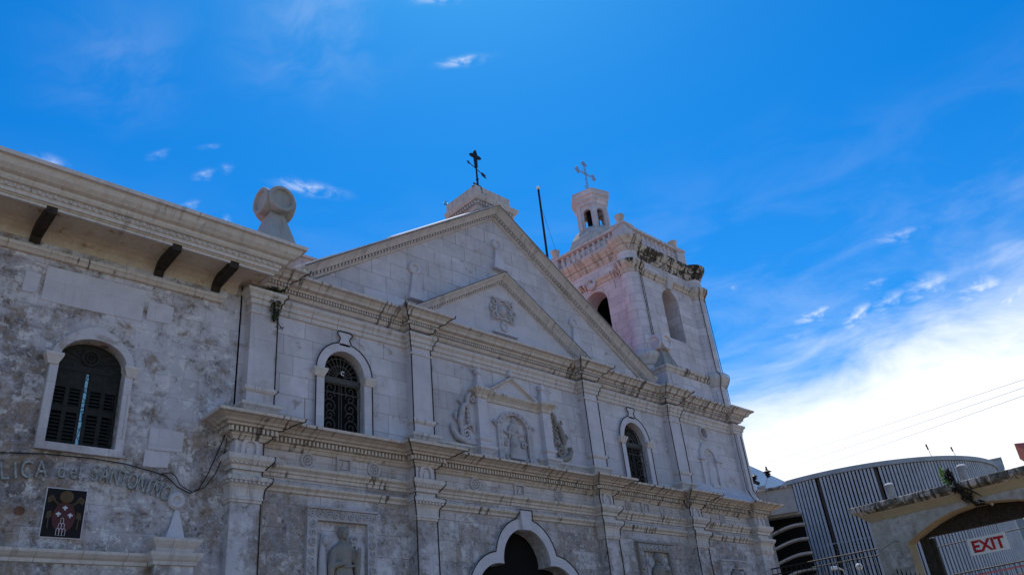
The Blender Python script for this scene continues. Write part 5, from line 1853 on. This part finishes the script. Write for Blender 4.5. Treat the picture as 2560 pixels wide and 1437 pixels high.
po, pi = [hp_(A_0 - .6 + (A_1 - A_0 + 1) * k / n, HR + .10) for k in range(n + 1)], [hp_(A_0 - .6 + (A_1 - A_0 + 1) * k / n, HR - .5) for k in range(n + 1)]
for k in range(n):
    m.hexa([(po[k][0], po[k][1], HT - .28), (po[k + 1][0], po[k + 1][1], HT - .28), (pi[k + 1][0], pi[k + 1][1], HT - .28), (pi[k][0], pi[k][1], HT - .28),
            (po[k][0], po[k][1], HT), (po[k + 1][0], po[k + 1][1], HT), (pi[k + 1][0], pi[k + 1][1], HT), (pi[k][0], pi[k][1], HT)])
link('roof_rim', m, M['rim'], hall)
m = MB()
for z in (1.5, 4.6, 7.6):
    p1 = [hp_(A_0 + (276 - A_0) * k / 40, HR - .16) for k in range(41)]
    m.tube([(p[0], p[1], z) for p in p1], .05, 5)
link('girt', m, M['rim'], hall)
m = MB().box(HC[0] - HR - .05, HC[0] - HR + .28, HC[1] - .05, HC[1] + .35, GZ, HT - .05)
link('corner_post', m, M['slat'], hall)
link('roof', MB().add([(p[0], p[1], HT - .05) for p in pi] + [(HC[0] + 9, HC[1] + 8, HT - .05), (HC[0] - HR + .5, HC[1] + 8, HT - .05)], [tuple(range(n + 3))]), M['rim'], hall)
for (a_, lab) in (((38.9, 1.35), 'thin lightning rod on the slatted hall roof, the taller of two'), ((40.6, .45), 'thin lightning rod on the slatted hall roof, the shorter right one')):
    hh = .95 if a_[0] < 40 else .75
    x, y = a_[0] + .6, a_[1] + .25
    t = thing('lightning_rod', lab, 'rod', (x, y, HT), 'lightning rods on the slatted hall')
    link('rod', MB().tube([(x, y, HT - .1), (x - .1, y + .1, HT + hh)], .018, 5), M['grey'], t)
    link('tip', MB().tube([(x - .07, y + .07, HT + hh * .62), (x - .1, y + .1, HT + hh)], [.045, .05], 6), M['iron'], t)

# older concrete block with curved sun-breakers left of the hall
def at(u, v, dist):
    """a point of the town at a compass bearing and distance"""
    d = imgdir(u, v)
    h = math.hypot(d.x, d.y)
    return Vector((-15.861, -15.809, 0)) + d * (dist / h)


blk = thing('concrete_block', 'old stained concrete building with curved sun-breakers between the church and the slatted hall', 'building', (33, 12, GZ))
dv = Vector((math.sin(math.radians(62.3)), math.cos(math.radians(62.3)), 0))     # away from the square
rv = Vector((dv.y, -dv.x, 0))
B0 = Vector((-15.861, -15.809, 0)) + dv * 50


def bp(a, d, z):
    p = B0 + rv * a + dv * d
    return (p.x, p.y, z)


def bbox(m, a0, a1, d0, d1, z0, z1):
    return m.hexa([bp(a0, d0, z0), bp(a1, d0, z0), bp(a1, d1, z0), bp(a0, d1, z0), bp(a0, d0, z1), bp(a1, d0, z1), bp(a1, d1, z1), bp(a0, d1, z1)])


m = MB()
bbox(m, -6, 1.2, 0, .4, 8.85, 10.25)
bbox(m, -6, -1.05, .05, 8, GZ, 8.85)
link('parapet_wall', m, M['concrete'], blk)
link('roof_coping', bbox(MB(), -6.1, 1.25, -.12, .5, 10.25, 10.38), M['mossy'], blk)
link('recess_back', bbox(MB(), -1.05, 1.4, 1.2, 1.3, GZ, 8.85), M['deep'], blk)
link('soffit', bbox(MB(), -1.05, 1.4, 0.4, 1.3, 8.75, 8.86), M['concrete'], blk)
link('column', bbox(MB(), -.78, -.52, .0, .3, GZ, 8.85), M['concrete'], blk)
for z in (7.75, 6.95, 6.15, 5.3, 3.0, 2.2, 1.4):
    m = MB()
    for k in range(14):
        a0, a1 = -.52 + k * 1.95 / 14, -.52 + (k + 1) * 1.95 / 14
        s0, s1 = .34 * math.sin(math.pi * .62 * k / 14), .34 * math.sin(math.pi * .62 * (k + 1) / 14)
        m.hexa([bp(a0, .05, z + s0), bp(a1, .05, z + s1), bp(a1, .7, z + s1), bp(a0, .7, z + s0),
                bp(a0, .05, z + s0 + .11), bp(a1, .05, z + s1 + .11), bp(a1, .7, z + s1 + .11), bp(a0, .7, z + s0 + .11)])
    link('sun_breaker', m, M['concrete'], blk)
link('parapet_wall', bbox(MB(), -.52, 1.4, .3, .5, 3.3, 4.9), M['concrete'], blk)
m = MB()
c1 = at(1900, 1226, 49)
link('chimney', bbox(MB(), -.72, -.25, .1, .5, 10.3, 10.62), M['concrete'], blk)

# white sheet roof farther behind
wr = thing('white_roof_shed', 'white sheet roof sloping down behind the old concrete building', 'building', (50, 20, GZ))
W0 = Vector((-15.861, -15.809, 0)) + dv * 66


def wp(a, d, z):
    p = W0 + rv * a + dv * d
    return (p.x, p.y, z)


WA, WB, WC = at(1700, 1085, 66), at(1985, 1213, 66), at(1985, 1330, 62)
def sh_(p, a, d, z):
    return (p.x + rv.x * a + dv.x * d, p.y + rv.y * a + dv.y * d, z)


WE = at(1700, 1330, 62)
m = MB().hexa([tuple(WE), tuple(WC), sh_(WC, 0, 22, WC.z), sh_(WE, 0, 22, WE.z), tuple(WA), tuple(WB), sh_(WB, 0, 12, WB.z), sh_(WA, 0, 12, WA.z)])
link('roof', m, M['whiteroof'], wr)
m = MB().hexa([(WE.x, WE.y, GZ), (WC.x, WC.y, GZ), sh_(WC, 0, 22, GZ), sh_(WE, 0, 22, GZ), tuple(WE), tuple(WC), sh_(WC, 0, 22, WC.z), sh_(WE, 0, 22, WE.z)])
link('wall', m, M['concrete'], wr)

# far right roofs
q = thing('grey_roof_house', 'small plain grey rooftop box behind the right end of the slatted hall', 'building', (50, -3, GZ))
d2 = imgdir(2488, 1170); d2 = Vector((d2.x, d2.y, 0)).normalized(); r2 = Vector((d2.y, -d2.x, 0))
O2 = Vector((-15.861, -15.809, 0)) + d2 * 68
m = MB().hexa([tuple(O2 + r2 * a + d2 * d + Vector((0, 0, z))) for z in (GZ, 13.05) for a, d in ((-.65, 0), (.55, 0), (.55, 4), (-.65, 4))])
link('wall', m, M['rim'], q)
link('roof', MB().hexa([tuple(O2 + r2 * a + d2 * d + Vector((0, 0, z))) for z in (13.05, 13.15) for a, d in ((-.72, -.1), (.62, -.1), (.62, 4.1), (-.72, 4.1))]), M['rim'], q)
q = thing('red_roof_house', 'house with a pinkish red pitched roof at the far right edge behind the gate', 'house', (52, -6, GZ))
d2 = imgdir(2552, 1170); d2 = Vector((d2.x, d2.y, 0)).normalized(); r2 = Vector((d2.y, -d2.x, 0))
O2 = Vector((-15.861, -15.809, 0)) + d2 * 75 + r2 * 1.35


def op(a, d, z):
    return tuple(O2 + r2 * a + d2 * d + Vector((0, 0, z)))


link('wall', MB().hexa([op(0, .8, GZ), op(8, .8, GZ), op(8, 6, GZ), op(0, 6, GZ), op(0, .8, 14.6), op(8, .8, 14.6), op(8, 6, 14.6), op(0, 6, 14.6)]), M['concrete'], q)
link('roof', MB().hexa([op(-.4, 0, 14.4), op(8.4, 0, 14.4), op(8.4, 6.6, 14.4), op(-.4, 6.6, 14.4), op(-1.15, -.1, 15.3), op(2.5, 3, 15.45), op(2.5, 3.4, 15.45), op(-1.15, 6.6, 15.3)]), M['redroof'], q)

# utility pole with insulators, and three overhead wires
upl = thing('utility_pole', 'dark utility pole arm with two insulators showing past the church corner', 'utility pole', (15.0, 1.6, GZ))
P0 = at(1850, 1190, 36)
P1 = at(1899, 1209, 36)
link('pole', MB().tube([(P0.x, P0.y, GZ), (P0.x, P0.y, P0.z + .3)], .14, 10), M['wood'], upl)
link('crossarm', MB().tube([tuple(P0), tuple(P1)], .075, 8), M['wood'], upl)
for (u_, v_) in ((1888, 1199),):
    b0 = at(u_, v_ + 4, 36)
    link('insulator', MB().lathe(tuple(b0), [(.03, 0), (.03, .08), (.13, .10), (.06, .16), (.15, .20), (.06, .28), (.02, .3)], 10), M['iron'], upl)
b0 = at(1921, 1192, 36)
link('insulator', MB().lathe(tuple(b0), [(.10, 0), (.06, .06), (.14, .12), (.06, .18), (.19, .22), (.05, .30), (.03, .46)], 10), M['iron'], upl)
link('drop_wire', MB().tube([tuple(at(1920, 1190, 36)), tuple(at(1914, 1212, 36)), tuple(at(1903, 1238, 36.2))], .012, 4), M['grey'], upl)
for (u0, v0, u1, v1, lab) in ((2560, 944, 2050, 1112, 'topmost thin overhead wire crossing the white cloud'), (2560, 964, 2080, 1128, 'middle thin overhead wire crossing the white cloud'),
                              (2560, 984, 2110, 1142, 'lowest thin overhead wire crossing the white cloud')):
    A = at(u0, v0, 24)
    B = at(u1, v1, 46)
    dd = (B - A)
    A2, B2 = A - dd * .5, B + dd * .9
    pts = []
    for k in range(17):
        t = k / 16
        p = A2.lerp(B2, t)
        pts.append((p.x, p.y, p.z - 1.0 * (.25 - (t - .5) ** 2) * .25))
    o = link('overhead_wire', MB().tube(pts, .007, 4), M['grey'])
    tag(o, lab, 'wire', 'overhead wires at the right')
# small lamps seen over the fence
for (u_, v_, lab, kind) in ((2112, 1432, 'curved white street lamp arm over the iron fence', 0), (2150, 1424, 'small pale globe street lamp over the iron fence, right of the curved one', 1)):
    b0 = at(u_, v_, 33)
    t = thing('street_lamp', lab, 'street lamp', (b0.x, b0.y, GZ))
    if kind == 0:
        link('post', MB().tube([(b0.x, b0.y, GZ), (b0.x, b0.y, b0.z - .1), tuple(b0 + Vector((0, 0, .1))), tuple(b0 + Vector((-.12, .16, .22)))], .03, 6), M['white'], t)
        link('lamp_head', MB().tube([tuple(b0 + Vector((-.12, .16, .22))), tuple(b0 + Vector((-.25, .33, .22)))], [.05, .07], 8), M['white'], t)
    else:
        link('post', MB().tube([(b0.x, b0.y, GZ), tuple(b0)], .035, 6), M['grey'], t)
        link('globe', MB().ball(tuple(b0 + Vector((0, 0, .12))), .12, 12), M['white'], t)
